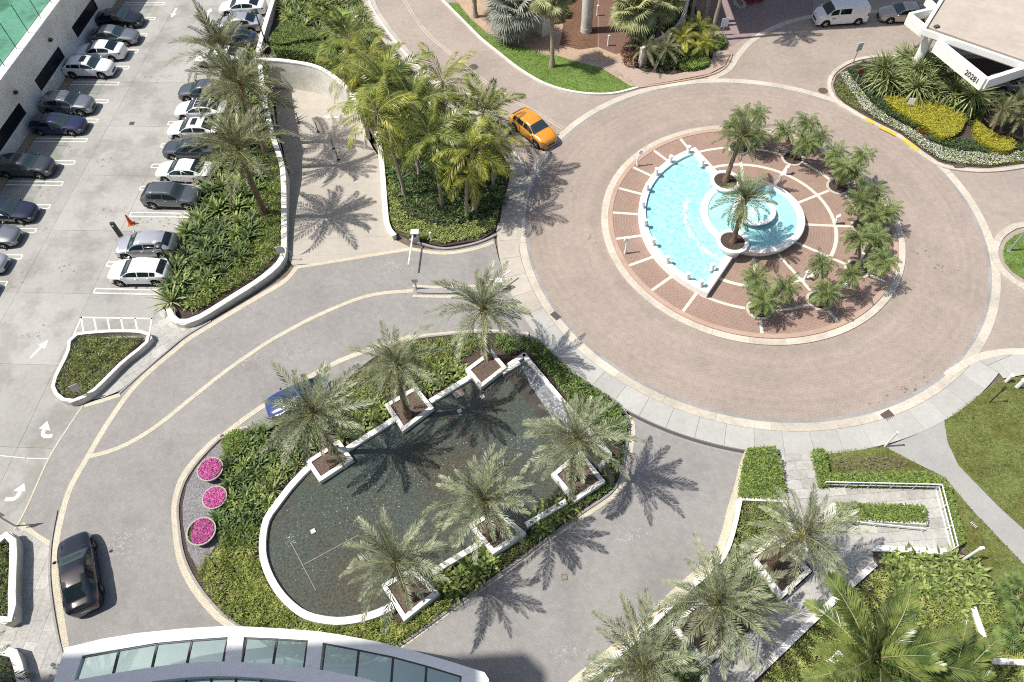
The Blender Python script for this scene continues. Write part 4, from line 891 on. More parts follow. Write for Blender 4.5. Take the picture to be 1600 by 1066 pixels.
for a, b in sp_:
    f = MB(); 
    for s0, s1, z0, z1 in ((a, b, h0 - .04, h0 + .05), (a, b, h1 - .05, h1 + .04), (a - .05, a + .05, h0, h1), (b - .05, b + .05, h0, h1)): f.prism([wpt(s0, .03), wpt(s1, .03), wpt(s1, -.03), wpt(s0, -.03)], z0, z1)
    D_(f, 'opening_frame', m_white_clean)
wall_box(0, Ltot, 0, .12, 'footing', m_tanedge, .75, .02)
court = [wpt(0, -.35), wpt(Ltot, -.35), (-80, 96), (-84, 40)]
D_(MB().prism(court, 3.6, ZW - .02), 'roof_deck', m_white); ci = [wpt(.3, -1.0), wpt(Ltot - .3, -1.0), (-78, 95), (-82, 41)]
D_(MB().prism(ci, ZW - .03, ZW + .02), 'court_surface', m_court)
D_(MB().bar((*wpt(s_of(60), -9.2), ZW + .023), (*wpt(s_of(86), -9.2), ZW + .023), .12, .006), 'court_line', m_mark); D_(MB().bar((*wpt(s_of(66.0), -9.2), ZW + .024), (*wpt(s_of(68.5), -22), ZW + .024), .12, .006), 'court_line', m_mark)
wall_box(0, Ltot, ZW, ZW + .12, 'parapet', m_white_clean, .06, -.45)
k = 0.0
fence = tag(empty('glass_fence', (*wpt(0), ZW)), 'clear glass fence with dark posts along the edge of the roof court', 'fence'); fx, fy = wpt(0)
def Fn(mb, name, mt): mb.v = [(x - fx, y - fy, z - ZW) for x, y, z in mb.v]; return mb.obj(name, mt, fence)
i = 0
while k < Ltot - .2:
    x, y = wpt(k, -.55); Fn(MB().tube([(x, y, ZW), (x, y, ZW + 2.7)], .035, 6), 'post', m_metal_dark)
    if k + 2.35 < Ltot: a, b = wpt(k + .06, -.55), wpt(k + 2.29, -.55); Fn(MB().bar((a[0], a[1], ZW + 1.40), (b[0], b[1], ZW + 1.40), .015, 2.4), 'glass_panel', m_fence_glass)
    k += 2.35
for s_, z in ((s_of(60.8), 3.5), (s_of(53.6), 3.3)):
    x, y = wpt(s_, .14); w = tag(empty('wall_light', (x, y, z)), 'small dark lamp on the parking deck wall between two openings' if s_ < s_of(56) else 'small dark lamp on the parking deck wall near the top', 'wall light'); MB().box((0, 0, 0), (.26, .3, .2)).obj('lamp_body', m_metal_dark, w); MB().box((.02, 0, -.12), (.2, .22, .04)).obj('lens', m_offwhite, w)

# curved glass canopy at the foot of the tower
ZC = 5.0
O_px = [(60, 1140), (85, 1066), (103, 1013), (150, 1001), (200, 992), (250, 986), (300, 982), (350, 979), (400, 980), (450, 983), (500, 988), (550, 995), (600, 1005), (650, 1018), (700, 1033), (735, 1043), (757, 1050), (762, 1058), (761, 1075), (745, 1140)]
A_px = [(96, 1140), (117, 1062), (130, 1025), (187, 1015), (245, 1005), (299, 1000), (355, 996), (384, 996), (432, 998), (480, 1001), (507, 1005), (560, 1015), (614, 1026), (666, 1040), (722, 1057), (728, 1070), (715, 1140)]
can = tag(empty('glass_canopy', (-12, 7, 0)), 'curved white entrance canopy with rows of glass panes', 'canopy')
def C_(mb, name, mt, **k): mb.v = [(x + 12, y - 7, z) for x, y, z in mb.v]; return mb.obj(name, mt, can, **k)
def interp(px, x):
    for a, b in zip(px, px[1:]):
        if a[0] <= x <= b[0]: t = (x - a[0]) / ((b[0] - a[0]) or 1); return (x, a[1] + t * (b[1] - a[1]))
    return px[0] if x < px[0][0] else px[-1]
topA = [(117, 1029), (130, 1025), (187, 1015), (245, 1005), (299, 1000), (355, 996), (384, 996), (432, 998), (480, 1001), (507, 1005), (560, 1015), (614, 1026), (666, 1040), (722, 1057), (740, 1063)]
botB = [(80, 1074), (117, 1064), (135, 1060), (225, 1045), (287, 1037), (345, 1034), (400, 1036), (450, 1040), (500, 1047), (550, 1056), (590, 1066), (640, 1082), (700, 1104), (740, 1122)]
inn = W([(117, 1064), (130, 1025), (187, 1015), (245, 1005), (299, 1000), (355, 996), (384, 996), (432, 998), (480, 1001), (507, 1005), (560, 1015), (614, 1026), (666, 1040), (722, 1057)], ZC); out = W([(85, 1066), (103, 1013), (160, 999), (215, 990), (285, 983), (350, 979), (390, 980), (445, 983), (495, 987), (530, 992), (590, 1003), (645, 1017), (700, 1033), (757, 1051)], ZC)
mb = MB(); strip(mb, out, inn, ZC - .45, ZC + .08); C_(mb, 'outer_rim', m_white_clean)
e_l = W([(40, 1180), (85, 1066), (117, 1064), (100, 1180)], ZC); C_(MB().prism(e_l, ZC - .45, ZC + .078), 'left_rim', m_white_clean)
e_r = W([(757, 1051), (764, 1062), (750, 1180), (705, 1180), (722, 1057)], ZC); C_(MB().prism(e_r, ZC - .45, ZC + .076), 'right_rim', m_white_clean)
br = resample(catmull(W(botB, ZC + .5), 5), .6); mb = MB(); strip(mb, br, offset(br, -.62), ZC - .2, ZC + .55); C_(mb, 'inner_rim', m_white_clean)
br2 = offset(br, -2.6); mb = MB(); strip(mb, offset(br, -2.1), offset(br, -3.6), ZC - .2, ZC + .6); C_(mb, 'rear_rim', m_white_clean)
def pane(x0, x1, xb0, xb1):
    q = W([(x0, interp(topA, x0)[1]), (x1, interp(topA, x1)[1])], ZC) + W([(xb1, interp(botB, xb1)[1] + 6), (xb0, interp(botB, xb0)[1] + 6)], ZC); q = corner_offset(q, .03); C_(MB().prism(q, ZC - .12, ZC - .09), 'glass_pane', m_pane)
    f = MB(); f.bar((*q[0], ZC - .08), (*q[1], ZC - .08), .05, .08); f.bar((*q[2], ZC - .08), (*q[3], ZC - .08), .05, .08); f.bar((*q[1], ZC - .08), (*q[2], ZC - .08), .045, .08); f.bar((*q[3], ZC - .08), (*q[0], ZC - .08), .045, .08); C_(f, 'pane_frame', m_metal_dark)
SH = -.05
for xs in ([124, 185, 245, 299, 355], [384, 432, 480], [507, 560, 614, 666, 720]):
    for a, b in zip(xs, xs[1:]): d = lambda x: x - 12 + (x - 124) * .016; pane(a, b, d(a), d(b))
for a, b in ((357, 382), (482, 505)):
    q = W([(a, interp(topA, a)[1] - 2), (b, interp(topA, b)[1] - 2)], ZC) + W([(b - 6, interp(botB, b)[1] + 8), (a - 6, interp(botB, a)[1] + 8)], ZC); C_(MB().prism(q, ZC - .3, ZC + .07), 'cross_beam', m_white_clean)
i = 4
while i < len(br) - 3:
    a, b = offset(br, -.64)[i], offset(br, -.64)[i + 2]; c2, d2 = offset(br, -2.08)[i + 2], offset(br, -2.08)[i]; C_(MB().prism([a, b, c2, d2], ZC - .05, ZC - .02), 'glass_pane', m_pane)
    C_(MB().bar((*a, ZC + .02), (*d2, ZC + .02), .06, .12), 'pane_frame', m_metal_dark); i += 2
for x, y in ((-19.5, 6.2), (-12.6, 6.6), (-5.4, 5.4), (-20.5, 2.0), (-3.4, 2.0)): C_(MB().tube([(x, y, 0), (x, y, ZC - .3)], .22, 16), 'column', m_white_clean, smooth=True, sharp=40)
# the residential tower the picture is taken from, and its wing that shades the canopy
tw = tag(empty('tower_wing', (-48, -10, 0)), 'tall white residential tower wing with floor slabs, left of the canopy', 'building')
for k in range(16):
    z = k * 3.3; yb = 16.95; MB().prism([(-14, -22), (14.5, -22), (16.2, 8), (16.0, yb - 1), (15.0, yb), (-14, yb)], z + 2.95, z + 3.3).obj('floor_slab', m_white, tw)
    MB().prism([(-13, -21), (13.7, -21), (15.2, 8), (15.0, yb - 1.1), (14.2, yb - .12), (-13, yb - .12)], z, z + 2.95).obj('window_band', m_cargl2, tw)

# porte cochere, top right, with the street number
ZR = 5.4
pc = tag(empty('porte_cochere', (*G(1500, 60), 0)), 'white porte cochere with a beige flat roof, angled beams and the number 20281', 'canopy'); qx, qy = G(1500, 60)
def K_(mb, name, mt, **k): mb.v = [(x - qx, y - qy, z) for x, y, z in mb.v]; return mb.obj(name, mt, pc, **k)
roof_px = [(1483, -20), (1444, 43), (1600, 97), (1760, 152), (1760, -70)]
rp = W(roof_px, ZR); K_(MB().prism(corner_offset(rp, .25), ZR - .3, ZR), 'roof_deck', m_roof)
def beam(a, b, z1, dep, w, name='beam', mt=None, za=None):
    p = W([a, b], z1); mb = MB(); strip(mb, offset(p, w / 2), offset(p, -w / 2), z1 - dep, z1); K_(mb, name, mt or m_white_clean); return p
beam((1497, -42), (1443, 45), ZR + .22, .75, .30, 'parapet'); beam((1443, 45), (1760, 154), ZR + .225, .46, .26, 'parapet')
mb = MB(); p = W([(1447, 52), (1600, 105), (1760, 160)], ZR - .4); strip(mb, offset(p, 2.3), offset(p, 1.7), ZR - 1.7, ZR - .3); K_(mb, 'fascia_beam', m_white)
beam((1467, 62), (1543, 123), ZR - .10, 1.05, .36, 'number_beam'); beam((1543, 123), (1640, 92), ZR - .11, .85, .36, 'front_beam')
beam((1446, 40), (1422, 21), ZR + .02, .95, .30, 'side_beam'); beam((1422, 21), (1464, 11), ZR + .03, .75, .28, 'side_beam'); beam((1450, -3), (1466, 12), ZR + .0, .6, .28, 'side_beam')
for px in ((1449, 64, 4.2), (1590, 158, .5), (1700, 40, 1), (1490, -60, 1)):
    x, y = G(*px); K_(MB().tube([(x, y, 0), (x, y, ZR - .3)], .38, 24), 'column', m_white_clean, smooth=True, sharp=40)
p = W([(1467, 62), (1543, 123)], ZR - .10); a, b = Vector((*p[0], 0)), Vector((*p[1], 0)); u = (b - a).normalized(); nrm = Vector((u.y, -u.x, 0))
fc = bpy.data.curves.new('street_number', 'FONT'); fc.body = '20281'; fc.size = .60; fc.extrude = .02; fc.align_x = 'CENTER'; fc.align_y = 'CENTER'; fc.materials.append(plain('number_black', (.03, .03, .03), .6))
fo = bpy.data.objects.new('street_number', fc); COL.objects.link(fo); bpy.context.view_layer.update(); me = bpy.data.meshes.new_from_object(fo.evaluated_get(bpy.context.evaluated_depsgraph_get())); bpy.data.objects.remove(fo); fo = link(bpy.data.objects.new('street_number', me), pc); pos = a + (b - a) * .80 + nrm * .20; Mx = Matrix((u, Vector((0, 0, 1)), nrm)).transposed().to_4x4(); Mx.translation = (pos.x - qx, pos.y - qy, ZR - .64); fo.matrix_local = Mx
x, y = G(1463, 43, ZR); K_(MB().box((x, y, ZR + .08), (.4, .3, .16), .3), 'roof_vent', m_iron)
# columned building at the top, overhang above the frame
pv = tag(empty('columned_building', (10, 70, 0)), 'beige building on round white columns at the top, behind the lawn', 'building')
def V_(mb, name, mt, **k): mb.v = [(x - 10, y - 70, z) for x, y, z in mb.v]; return mb.obj(name, mt, pv, **k)
x, y = G(916, 49); V_(MB().lathe([(.56, 0), (.56, .5), (.54, .52), (.54, 9)], 24, (x, y, 0)), 'column', m_offwhite, smooth=True, sharp=40)
V_(MB().prism([(x - .8, y - .9), (x + 6, y - 1.2), (x + 6.5, y + 18), (x - .8, y + 18)], 9, 12.5), 'upper_storey', m_offwhite)
wl = W([(1073, 10), (1060, 50), (1030, 75), (1000, 92)], .9); wv = resample(catmull(wl, 6), .5); mb = MB(); strip(mb, offset(wv, .15), offset(wv, -.15), 0, 2.0); V_(mb, 'garden_wall', m_white)
x, y = G(848, 52); V_(MB().box((x, y, .75), (.9, 1.1, 1.5), .5), 'stair_wall', m_white)
p = W([(855, 92), (960, 96), (1000, 110), (1010, 20), (1000, -40), (820, -40), (830, 40)]); S(sheet('sandy_path', p, .02, m_sand))
S(sheet('terracotta_walk', W([(985, 136), (940, 108), (970, 98), (992, 106), (1010, 118), (1050, 119), (1095, 108), (1118, 92), (1118, 76), (1133, 72), (1141, 86), (1132, 104), (1107, 117), (1050, 128), (1000, 136)]), .09, m_terra))
S(sheet('shade_toned_porch', W([(935, 74), (962, 85), (985, 80), (1010, -60), (935, -60)]), .028, surf('porch_shade_tone', (.17, .10, .078), .1, 3)))  # shade of the storey above is put into this floor's dark brown colour
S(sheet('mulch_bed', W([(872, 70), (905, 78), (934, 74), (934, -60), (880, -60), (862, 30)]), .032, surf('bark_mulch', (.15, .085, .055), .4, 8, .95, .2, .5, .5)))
S(sheet('brick_court', W([(1085, 40), (1110, 65), (1133, 78), (1160, 62), (1210, 40), (1270, 24), (1270, -60), (1080, -60)]), .016, paver('plum_pavers', ((.30, .21, .21), (.34, .25, .24)), (.3, .25, .24), .24, .12, R(40))))
bk = tag(empty('far_tower', (15, 61.9, 0)), 'pale tower beyond the top of the picture that shades the far road', 'building')
MB().prism([(2, 8.5), (12, 8.0), (12, 26), (2, 26)], 0, 13).obj('lower_storeys', m_offwhite, bk)
for k in range(8):
    z = 13 + k * 3.3; MB().prism([(0, 0), (11, 0), (12, 24), (0, 24)], z, z + .35).obj('floor_slab', m_offwhite, bk); MB().prism([(.6, .9), (10.4, .9), (11.2, 23), (.6, 23)], z + .35, z + 3.3).obj('window_band', m_cargl2, bk)

# ------------------------------------------------------------------ cars
# style: length, width, list of (x, top z, belt z, half width, top half width), windows
def lerp_tab(tab, x, k):
    for i in range(len(tab) - 1):
        a, b = tab[i], tab[i + 1]
        if a[0] >= x >= b[0]:
            h = (b[0] - a[0]) or -1; t = (x - a[0]) / h; m_ = (b[k] - a[k]) / h
            def tan(j):
                if j <= 0 or j >= len(tab) - 1: return None
                p, q, r = tab[j - 1], tab[j], tab[j + 1]; s1 = (q[k] - p[k]) / (q[0] - p[0]); s2 = (r[k] - q[k]) / (r[0] - q[0]); return 0.0 if s1 * s2 <= 0 else 2 * s1 * s2 / (s1 + s2)
            t0 = tan(i); t1 = tan(i + 1); t0 = m_ if t0 is None else t0; t1 = m_ if t1 is None else t1
            return a[k] * (2 * t ** 3 - 3 * t * t + 1) + h * t0 * (t ** 3 - 2 * t * t + t) + b[k] * (-2 * t ** 3 + 3 * t * t) + h * t1 * (t ** 3 - t * t)
    return tab[0][k] if x > tab[0][0] else tab[-1][k]
def lerp_lin(tab, x, k):
    for a, b in zip(tab, tab[1:]):
        if a[0] >= x >= b[0]: t = (a[0] - x) / ((a[0] - b[0]) or 1); return a[k] + (b[k] - a[k]) * t
    return tab[0][k] if x > tab[0][0] else tab[-1][k]
STY = {
 'sedan': dict(L=4.75, tab=[(2.37, .56, .46, .42, .32), (2.30, .68, .58, .64, .50), (2.08, .78, .70, .80, .65), (1.5, .92, .82, .90, .70), (1.08, 1.00, .90, .91, .74), (.30, 1.37, .93, .91, .62), (-.25, 1.45, .94, .91, .62), (-.95, 1.41, .96, .91, .60), (-1.80, 1.10, .99, .89, .62), (-2.20, 1.04, .95, .80, .60), (-2.32, .93, .82, .68, .52), (-2.37, .76, .62, .54, .42)], wx=(1.42, -1.36), ws=(1.04, .34), rs=(-1.02, -1.76), sw=((.86, -.18), (-.26, -1.28)), rf=(.26, -.9), wr=.33),
 'suv': dict(L=4.6, tab=[(2.30, .66, .50, .46, .36), (2.24, .84, .68, .66, .52), (2.02, .98, .86, .82, .66), (1.55, 1.07, .97, .91, .72), (1.12, 1.13, 1.04, .93, .76), (.38, 1.56, 1.08, .93, .63), (-.25, 1.66, 1.10, .93, .64), (-1.1, 1.62, 1.13, .93, .62), (-1.62, 1.52, 1.15, .92, .60), (-2.10, 1.20, 1.10, .87, .62), (-2.24, 1.00, .90, .80, .60), (-2.30, .78, .62, .66, .52)], wx=(1.40, -1.36), ws=(1.08, .42), rs=(-1.66, -2.06), sw=((.86, -.22), (-.30, -1.12), (-1.18, -1.56)), rf=(.32, -1.5), wr=.37),
 'van': dict(L=4.9, tab=[(2.45, .75, .55, .60, .48), (2.38, .95, .75, .78, .62), (2.1, 1.12, 1.0, .88, .72), (1.75, 1.22, 1.12, .93, .78), (1.0, 1.80, 1.16, .94, .72), (.6, 1.88, 1.18, .95, .74), (-1.5, 1.90, 1.18, .95, .75), (-2.25, 1.86, 1.18, .94, .74), (-2.38, 1.70, 1.1, .92, .72), (-2.45, .9, .75, .86, .7)], wx=(1.58, -1.55), ws=(1.70, 1.06), rs=None, sw=((1.35, .62), (.48, -.55)), rf=(.9, -2.2), wr=.35),
}
tm = MB(); tm.lathe([(.20, -.10), (.31, -.105), (.335, -.07), (.34, 0), (.335, .07), (.31, .105), (.20, .10)], 24, axis='y'); TYRE = mesh('tyre', tm.v, tm.f, m_tyre, smooth=True, sharp=40)
rm = MB(); rm.lathe([(.215, .02), (.225, .10), (.205, .105), (.20, .07), (.001, .055)], 20, axis='y', m=1)
for k in range(5):
    a = k * 2 * math.pi / 5; rm.bar((math.cos(a) * .04, .085, math.sin(a) * .04), (math.cos(a) * .205, .092, math.sin(a) * .205), .03, .055)
rm.lathe([(.06, .06), (.06, .10), (.001, .105)], 10, axis='y'); RIM = mesh('rim', rm.v, rm.f, [m_rim, m_metal_dark], rm.m)
def car(name, label, style, pm, loc, head, roofm=None, sunroof=False, rails=False, sc_=1.0, cat='car', group=None, lowroof=0.0, z=0.0, rimm=None):
    st = STY[style]; tab = st['tab']; e = tag(empty(name, (loc[0], loc[1], z), head, sc_), label, cat, group); wr = st['wr']; xs = []
    for a, b in zip(tab, tab[1:]): n = max(2, int(abs(a[0] - b[0]) / .09)); xs += [a[0] + (b[0] - a[0]) * i / n for i in range(n)]
    xs.append(tab[-1][0]); z0 = .22
    def top(x): v = lerp_tab(tab, x, 1); return v - lowroof * max(0, min(1, (v - 1.05) / .3))
    def ring(x):
        zt, zb, w, wt = top(x), lerp_tab(tab, x, 2), lerp_tab(tab, x, 3), lerp_tab(tab, x, 4); zl = z0
        for xw in st['wx']:
            d = abs(x - xw); ra = wr + .07
            if d < ra: zl = max(zl, wr + math.sqrt(ra * ra - d * d) - .01)
        zl = min(zl, zb - .06)
        return [(w * .96, zl), (w * 1.0, zl + (zb - zl) * .35), (w * 1.01, zl + (zb - zl) * .72), (w * .985, zb), (wt + .05, zt - .07), (wt - .02, zt - .02), (wt * .5, zt - .003), (0, zt)]
    K = 8
    def full(x): r = ring(x); return r + [(-a, b) for a, b in r[-2::-1]]
    V = []; Fc = []; N = 2 * K - 1
    for x in xs: V += [(x, y, q) for y, q in full(x)]
    for i in range(len(xs) - 1):
        for j in range(N - 1): a = i * N + j; Fc.append([a, a + 1, a + N + 1, a + N])
    Fc.append(list(range(N))); Fc.append([(len(xs) - 1) * N + j for j in range(N)][::-1])
    body = obj('body', mesh('body', V, Fc, pm, smooth=True, sharp=32), e)
    def patch(nm, x0, x1, v0, v1, mt, nx=8, nv=4, off=.012, parent=None, taper=0.0, flip=False):
        vs = []; fs = []
        for i in range(nx + 1):
            x = x0 + (x1 - x0) * i / nx; r = full(x)
            for j in range(nv + 1):
                tt = j / nv; v = v0 + (v1 - v0) * tt; xx = x + taper * tt * (1 if i < nx / 2 else 0); rr = full(xx) if taper else r
                if flip: v = (2 * K - 2) - v
                k = min(int(v), len(rr) - 2); f = v - k; y = rr[k][0] + (rr[k + 1][0] - rr[k][0]) * f; q = rr[k][1] + (rr[k + 1][1] - rr[k][1]) * f
                dy, dz = rr[k + 1][0] - rr[k][0], rr[k + 1][1] - rr[k][1]; l = math.hypot(dy, dz) or 1; ny, nz = dz / l, -dy / l
                if ny * y + nz * max(0, q - .7) < 0: ny, nz = -ny, -nz
                vs.append((xx, y + ny * off, q + nz * off))
        for i in range(nx):
            for j in range(nv): a = i * (nv + 1) + j; fs.append([a, a + 1, a + nv + 2, a + nv + 1])
        return obj(nm, mesh(nm, vs, fs, mt, smooth=True), parent or e)
    patch('windscreen', st['ws'][0], st['ws'][1], 4.15, 9.85, m_cargl2, 6, 10, .014)
    if st['rs']: patch('rear_window', st['rs'][0], st['rs'][1], 4.3, 9.7, m_cargl, 5, 10, .014)
    for a, b in st['sw']:
        for fl in (False, True): patch('side_window', a, b, 3.12, 3.86, m_cargl, 6, 3, .012, flip=fl)
    if roofm: patch('roof_panel', st['rf'][0], st['rf'][1], 4.7, 9.3, roofm, 8, 8, .012)
    elif sunroof: patch('sunroof', st['rf'][0] - .25, st['rf'][0] - .72, 5.6, 8.4, m_cargl, 3, 4, .012)
    fx = tab[1][0]; rx = tab[-2][0]
    for fl in (False, True): patch('sill_trim', tab[1][0] - .02, tab[-2][0] + .02, .0, .55 if style == 'suv' else .22, m_under, 60, 1, .008, flip=fl)
    for fl in (False, True):
        patch('headlight', tab[2][0] + .06, fx - .005, 2.25, 3.25, m_headl, 3, 2, .012, flip=fl); patch('tail_light', tab[-3][0] + .05, rx + .005, 2.2, 3.1, m_taill, 3, 2, .012, flip=fl)
    g = MB(); zg = tab[0][1]; g.box((tab[0][0] + .002, 0, zg - .20), (.03, .78, .20)); g.obj('grille', m_metal_dark, e); MB().box((tab[-1][0] - .004, 0, .62), (.02, .42, .14)).obj('number_plate', m_plate, e)
    MB().box((0, 0, .36), (st['L'] - .35, 1.50, .28)).obj('underbody', m_under, e)
    for xw in st['wx']:
        for s_ in (1, -1):
            w = obj('wheel', TYRE, e, (xw, s_ * (lerp_tab(tab, xw, 3) - .10), wr), (0, 0, 0 if s_ > 0 else math.pi), wr / .34); obj('rim', RIM if rimm is None else rimm, w, (0, 0, 0))
    mx = st['ws'][0] - .08; zb = lerp_tab(tab, mx, 2); wv = lerp_tab(tab, mx, 3)
    for s_ in (1, -1): mm = MB(); mm.add(*ell((mx, s_ * (wv + .10), zb + .06), (.09, .12, .075))); mm.obj('mirror', pm, e, smooth=True)
    for s_ in (1, -1):
        for x in (st['sw'][0][1] + .16, st['sw'][1][1] + .16) if style != 'van' else (.5,): MB().box((x, s_ * (lerp_tab(tab, x, 3) * 1.01 + .004), lerp_tab(tab, x, 2) - .12), (.16, .025, .03)).obj('door_handle', m_chrome, e)
    if rails:
        for s_ in (1, -1): MB().bar((st['rf'][0] - .1, s_ * .60, top(0) - .01), (st['rf'][1] + .1, s_ * .58, top(-1.4) + .02), .035, .05).obj('roof_rail', m_metal_grey, e)
    return e
def ell(c, r, n=8, m=6):
    v = []; f = []
    for i in range(m + 1):
        p = math.pi * i / m
        for j in range(n): t = 2 * math.pi * j / n; v.append((c[0] + r[0] * math.sin(p) * math.cos(t), c[1] + r[1] * math.sin(p) * math.sin(t), c[2] + r[2] * math.cos(p)))
    for i in range(m):
        for j in range(n): j2 = (j + 1) % n; f.append([i * n + j, i * n + j2, (i + 1) * n + j2, (i + 1) * n + j])
    return v, f
def park(name, label, style, pm, px, which, nose, head=-5.0, **k):
    """px: foot of one wheel on the side towards the camera; which: that wheel; nose: 'r' or 'l'"""
    st = STY[style]; x, y = G(*px); h = R(head if nose == 'r' else head + 180); xw = st['wx'][0 if which == 'f' else 1]; s_ = -1 if nose == 'r' else 1
    wy = s_ * .86; cx = x - (xw * math.cos(h) - wy * math.sin(h)); cy = y - (xw * math.sin(h) + wy * math.cos(h)); return car(name, label, style, pm, (cx, cy), h, **k)
GL, GR = 'cars parked along the deck wall', 'cars parked along the palm bed'
car('parked_car', 'white car at the very top of the row along the deck wall', 'sedan', P_WHITE, G(210, -12), R(-5), group=GL)
park('parked_car', 'glossy black sedan parked second from the top along the deck wall', 'sedan', P_BLACK, (207, 46), 'f', 'r', group=GL)
park('parked_car', 'dark grey sedan parked below the black one by the deck wall', 'sedan', P_LGREY, (200, 73), 'f', 'r', group=GL)
park('parked_car', 'white sedan parked nose in towards the deck wall, tail lights out', 'sedan', P_WHITE, (178, 97), 'r', 'l', group=GL)
park('parked_car', 'white sport utility car with sunroof and black lower trim by the deck wall', 'suv', P_WHITE, (162, 124), 'f', 'r', sunroof=True, lowroof=.08, group=GL)
park('parked_car', 'grey sport utility car with roof rails beside the deck wall', 'suv', P_LGREY, (129.5, 182), 'f', 'r', rails=True, group=GL)
park('parked_car', 'indigo sports sedan parked by the deck wall', 'sedan', P_PURPLE, (115, 213), 'f', 'r', lowroof=.06, group=GL)
park('parked_car', 'slate grey sport utility car with sunroof at the left edge below the wall', 'suv', P_SLATE, (65.5, 280), 'f', 'r', sunroof=True, lowroof=.1, group=GL)
park('parked_car', 'navy black sedan at the left edge of the parking lot', 'sedan', P_NAVY, (36, 351), 'f', 'r', group=GL)
park('parked_car', 'mid grey sedan half cut by the left picture edge', 'sedan', P_LGREY, (9, 389), 'f', 'r', group=GL)
park('parked_car', 'silver sedan whose bonnet enters at the left picture edge', 'sedan', P_SILVER, (-12, 432), 'f', 'r', group=GL)
park('parked_car', 'dark car whose nose just enters at the left edge, lowest of the row', 'sedan', P_SLATE, (-32, 474), 'f', 'r', group=GL)
park('parked_car', 'white sedan at the top of the right parking row', 'sedan', P_WHITE, (357.5, 28), 'f', 'l', head=-2, group=GR)
park('parked_car', 'silver sedan second from the top of the right parking row', 'sedan', P_SILVER, (351, 54), 'f', 'l', head=-2, group=GR)
park('parked_car', 'dark blue car half hidden behind the tall palm crown', 'sedan', P_NAVY, (341, 80), 'f', 'l', head=-3, group=GR)
park('parked_car', 'white car mostly hidden behind the upper palm crown', 'sedan', P_WHITE, (322, 107), 'f', 'l', head=-3, group=GR)
park('parked_car', 'grey car under the fronds of the upper palm', 'sedan', P_GREY, (295, 160), 'f', 'l', head=-4, group=GR)
park('parked_car', 'white sedan with a black roof beside the palm bed', 'sedan', P_WHITE, (290, 190), 'f', 'l', head=-5, roofm=m_cargl, group=GR)
park('parked_car', 'white sedan with a small sunroof beside the palm bed', 'sedan', P_WHITE, (279, 221), 'f', 'l', sunroof=True, group=GR)
park('parked_car', 'charcoal sedan between two white sedans by the palm bed', 'sedan', P_SLATE, (272, 251), 'f', 'l', group=GR)
park('parked_car', 'white sedan parked just above the dark grey sport utility car', 'sedan', P_WHITE, (261, 286), 'f', 'l', head=-8, group=GR)
park('parked_car', 'dark grey sport utility car with its rear towards the aisle', 'suv', P_GREY, (242.5, 327), 'r', 'r', head=-6, rails=True, group=GR)
park('parked_car', 'silver sport utility car with ribbed roof next to the black ticket post', 'suv', P_SILVER, (201, 407), 'f', 'l', head=-1, rails=True, group=GR)
park('parked_car', 'white compact sport utility car at the end of the right row', 'suv', P_WHITE, (191, 448), 'f', 'l', head=-3.5, lowroof=.06, group=GR)
def car_between(label, style, pm, tail, nose, z=.8, name='car', **k):
    a, b = G(*tail, z), G(*nose, z); return car(name, label, style, pm, ((a[0] + b[0]) / 2, (a[1] + b[1]) / 2), math.atan2(b[1] - a[1], b[0] - a[0]), **k)
car_between('black car stopped at the left kerb of the driveway', 'sedan', P_BLACK, (131, 952), (113, 837), .75, roofm=None, sc_=1.02)
car_between('blue car mostly hidden under a palm crown by the pond', 'sedan', P_BLUE, (510, 600), (420, 636), .8, sc_=.92)
tx = car_between('orange yellow taxi van waiting at the roundabout', 'suv', P_TAXI, (800, 172), (867, 224), .9, cat='taxi', name='taxi', sc_=1.02)
park('white_van', 'white delivery van with dark windows parked at the top right', 'van', P_WHITE, (1288, 43), 'f', 'l', head=2, cat='van')
vn = [o for o in COL.objects if o.name.startswith('white_van')][0]; em = MB(); em.box((.95, .955, .92), (.34, .012, .16)); em.box((.86, .962, .92), (.08, .008, .10), m=1); em.box((1.0, .962, .92), (.12, .008, .08), m=1); em.obj('emblem', [plain('emblem_blue', (.03, .06, .18), .4), m_plate], vn)
park('car', 'champagne sedan parked behind the white van', 'sedan', P_CHAMP, (1389, 38), 'f', 'l', head=-4)
car('car', 'grey sedan waiting under the porte cochere at the right edge', 'sedan', P_SILVER, G(1585, 138), R(170))

# ------------------------------------------------------------------ street furniture
def T(name, label, px, cat, group=None, z=0.0, rz=0.0): x, y = G(px[0], px[1], z); return tag(empty(name, (x, y, z), rz), label, cat, group)
def lamp(label, px, h, headr=.16, mt=None, z=0.0, ring=True):
    t = T('lamp_post', label, px, 'lamp post', z=z); MB().tube([(0, 0, 0), (0, 0, .3), (0, 0, h)], [.10, .07, .05], 10).obj('pole', mt or m_metal_dark, t, smooth=True, sharp=40)
    MB().lathe([(headr * 1.6, h - .02), (headr * 1.7, h + .05), (headr * 1.2, h + .09), (.001, h + .12)], 16).obj('lamp_head', mt or m_metal_dark, t, smooth=True, sharp=40); MB().lathe([(headr * 1.4, h - .06), (headr * 1.4, h - .03), (.001, h - .03)], 16).obj('lens', m_headl, t); return t
lamp('dark lamp post with a round head in front of the silver sport utility car', (277, 428), 3.2)
lamp('dark lamp post with a round head beside the clipped shrubs at the top', (417, 72), 3.6)
def white_pole(label, px, h, r=.07, base=False, mt=None, head=False):
    t = T('post', label, px, 'post'); MB().tube([(0, 0, 0), (0, 0, h - .05)], r, 10).obj('shaft', mt or m_ped, t, smooth=True, sharp=40); MB().lathe([(r * 1.25, h - .06), (r * 1.25, h), (.001, h + .03)], 12).obj('cap', mt or m_ped, t, smooth=True, sharp=40)
    if head: MB().box((.03, 0, h + .05), (.22, .14, .16)).obj('lamp_head', mt or m_ped, t)
    return t
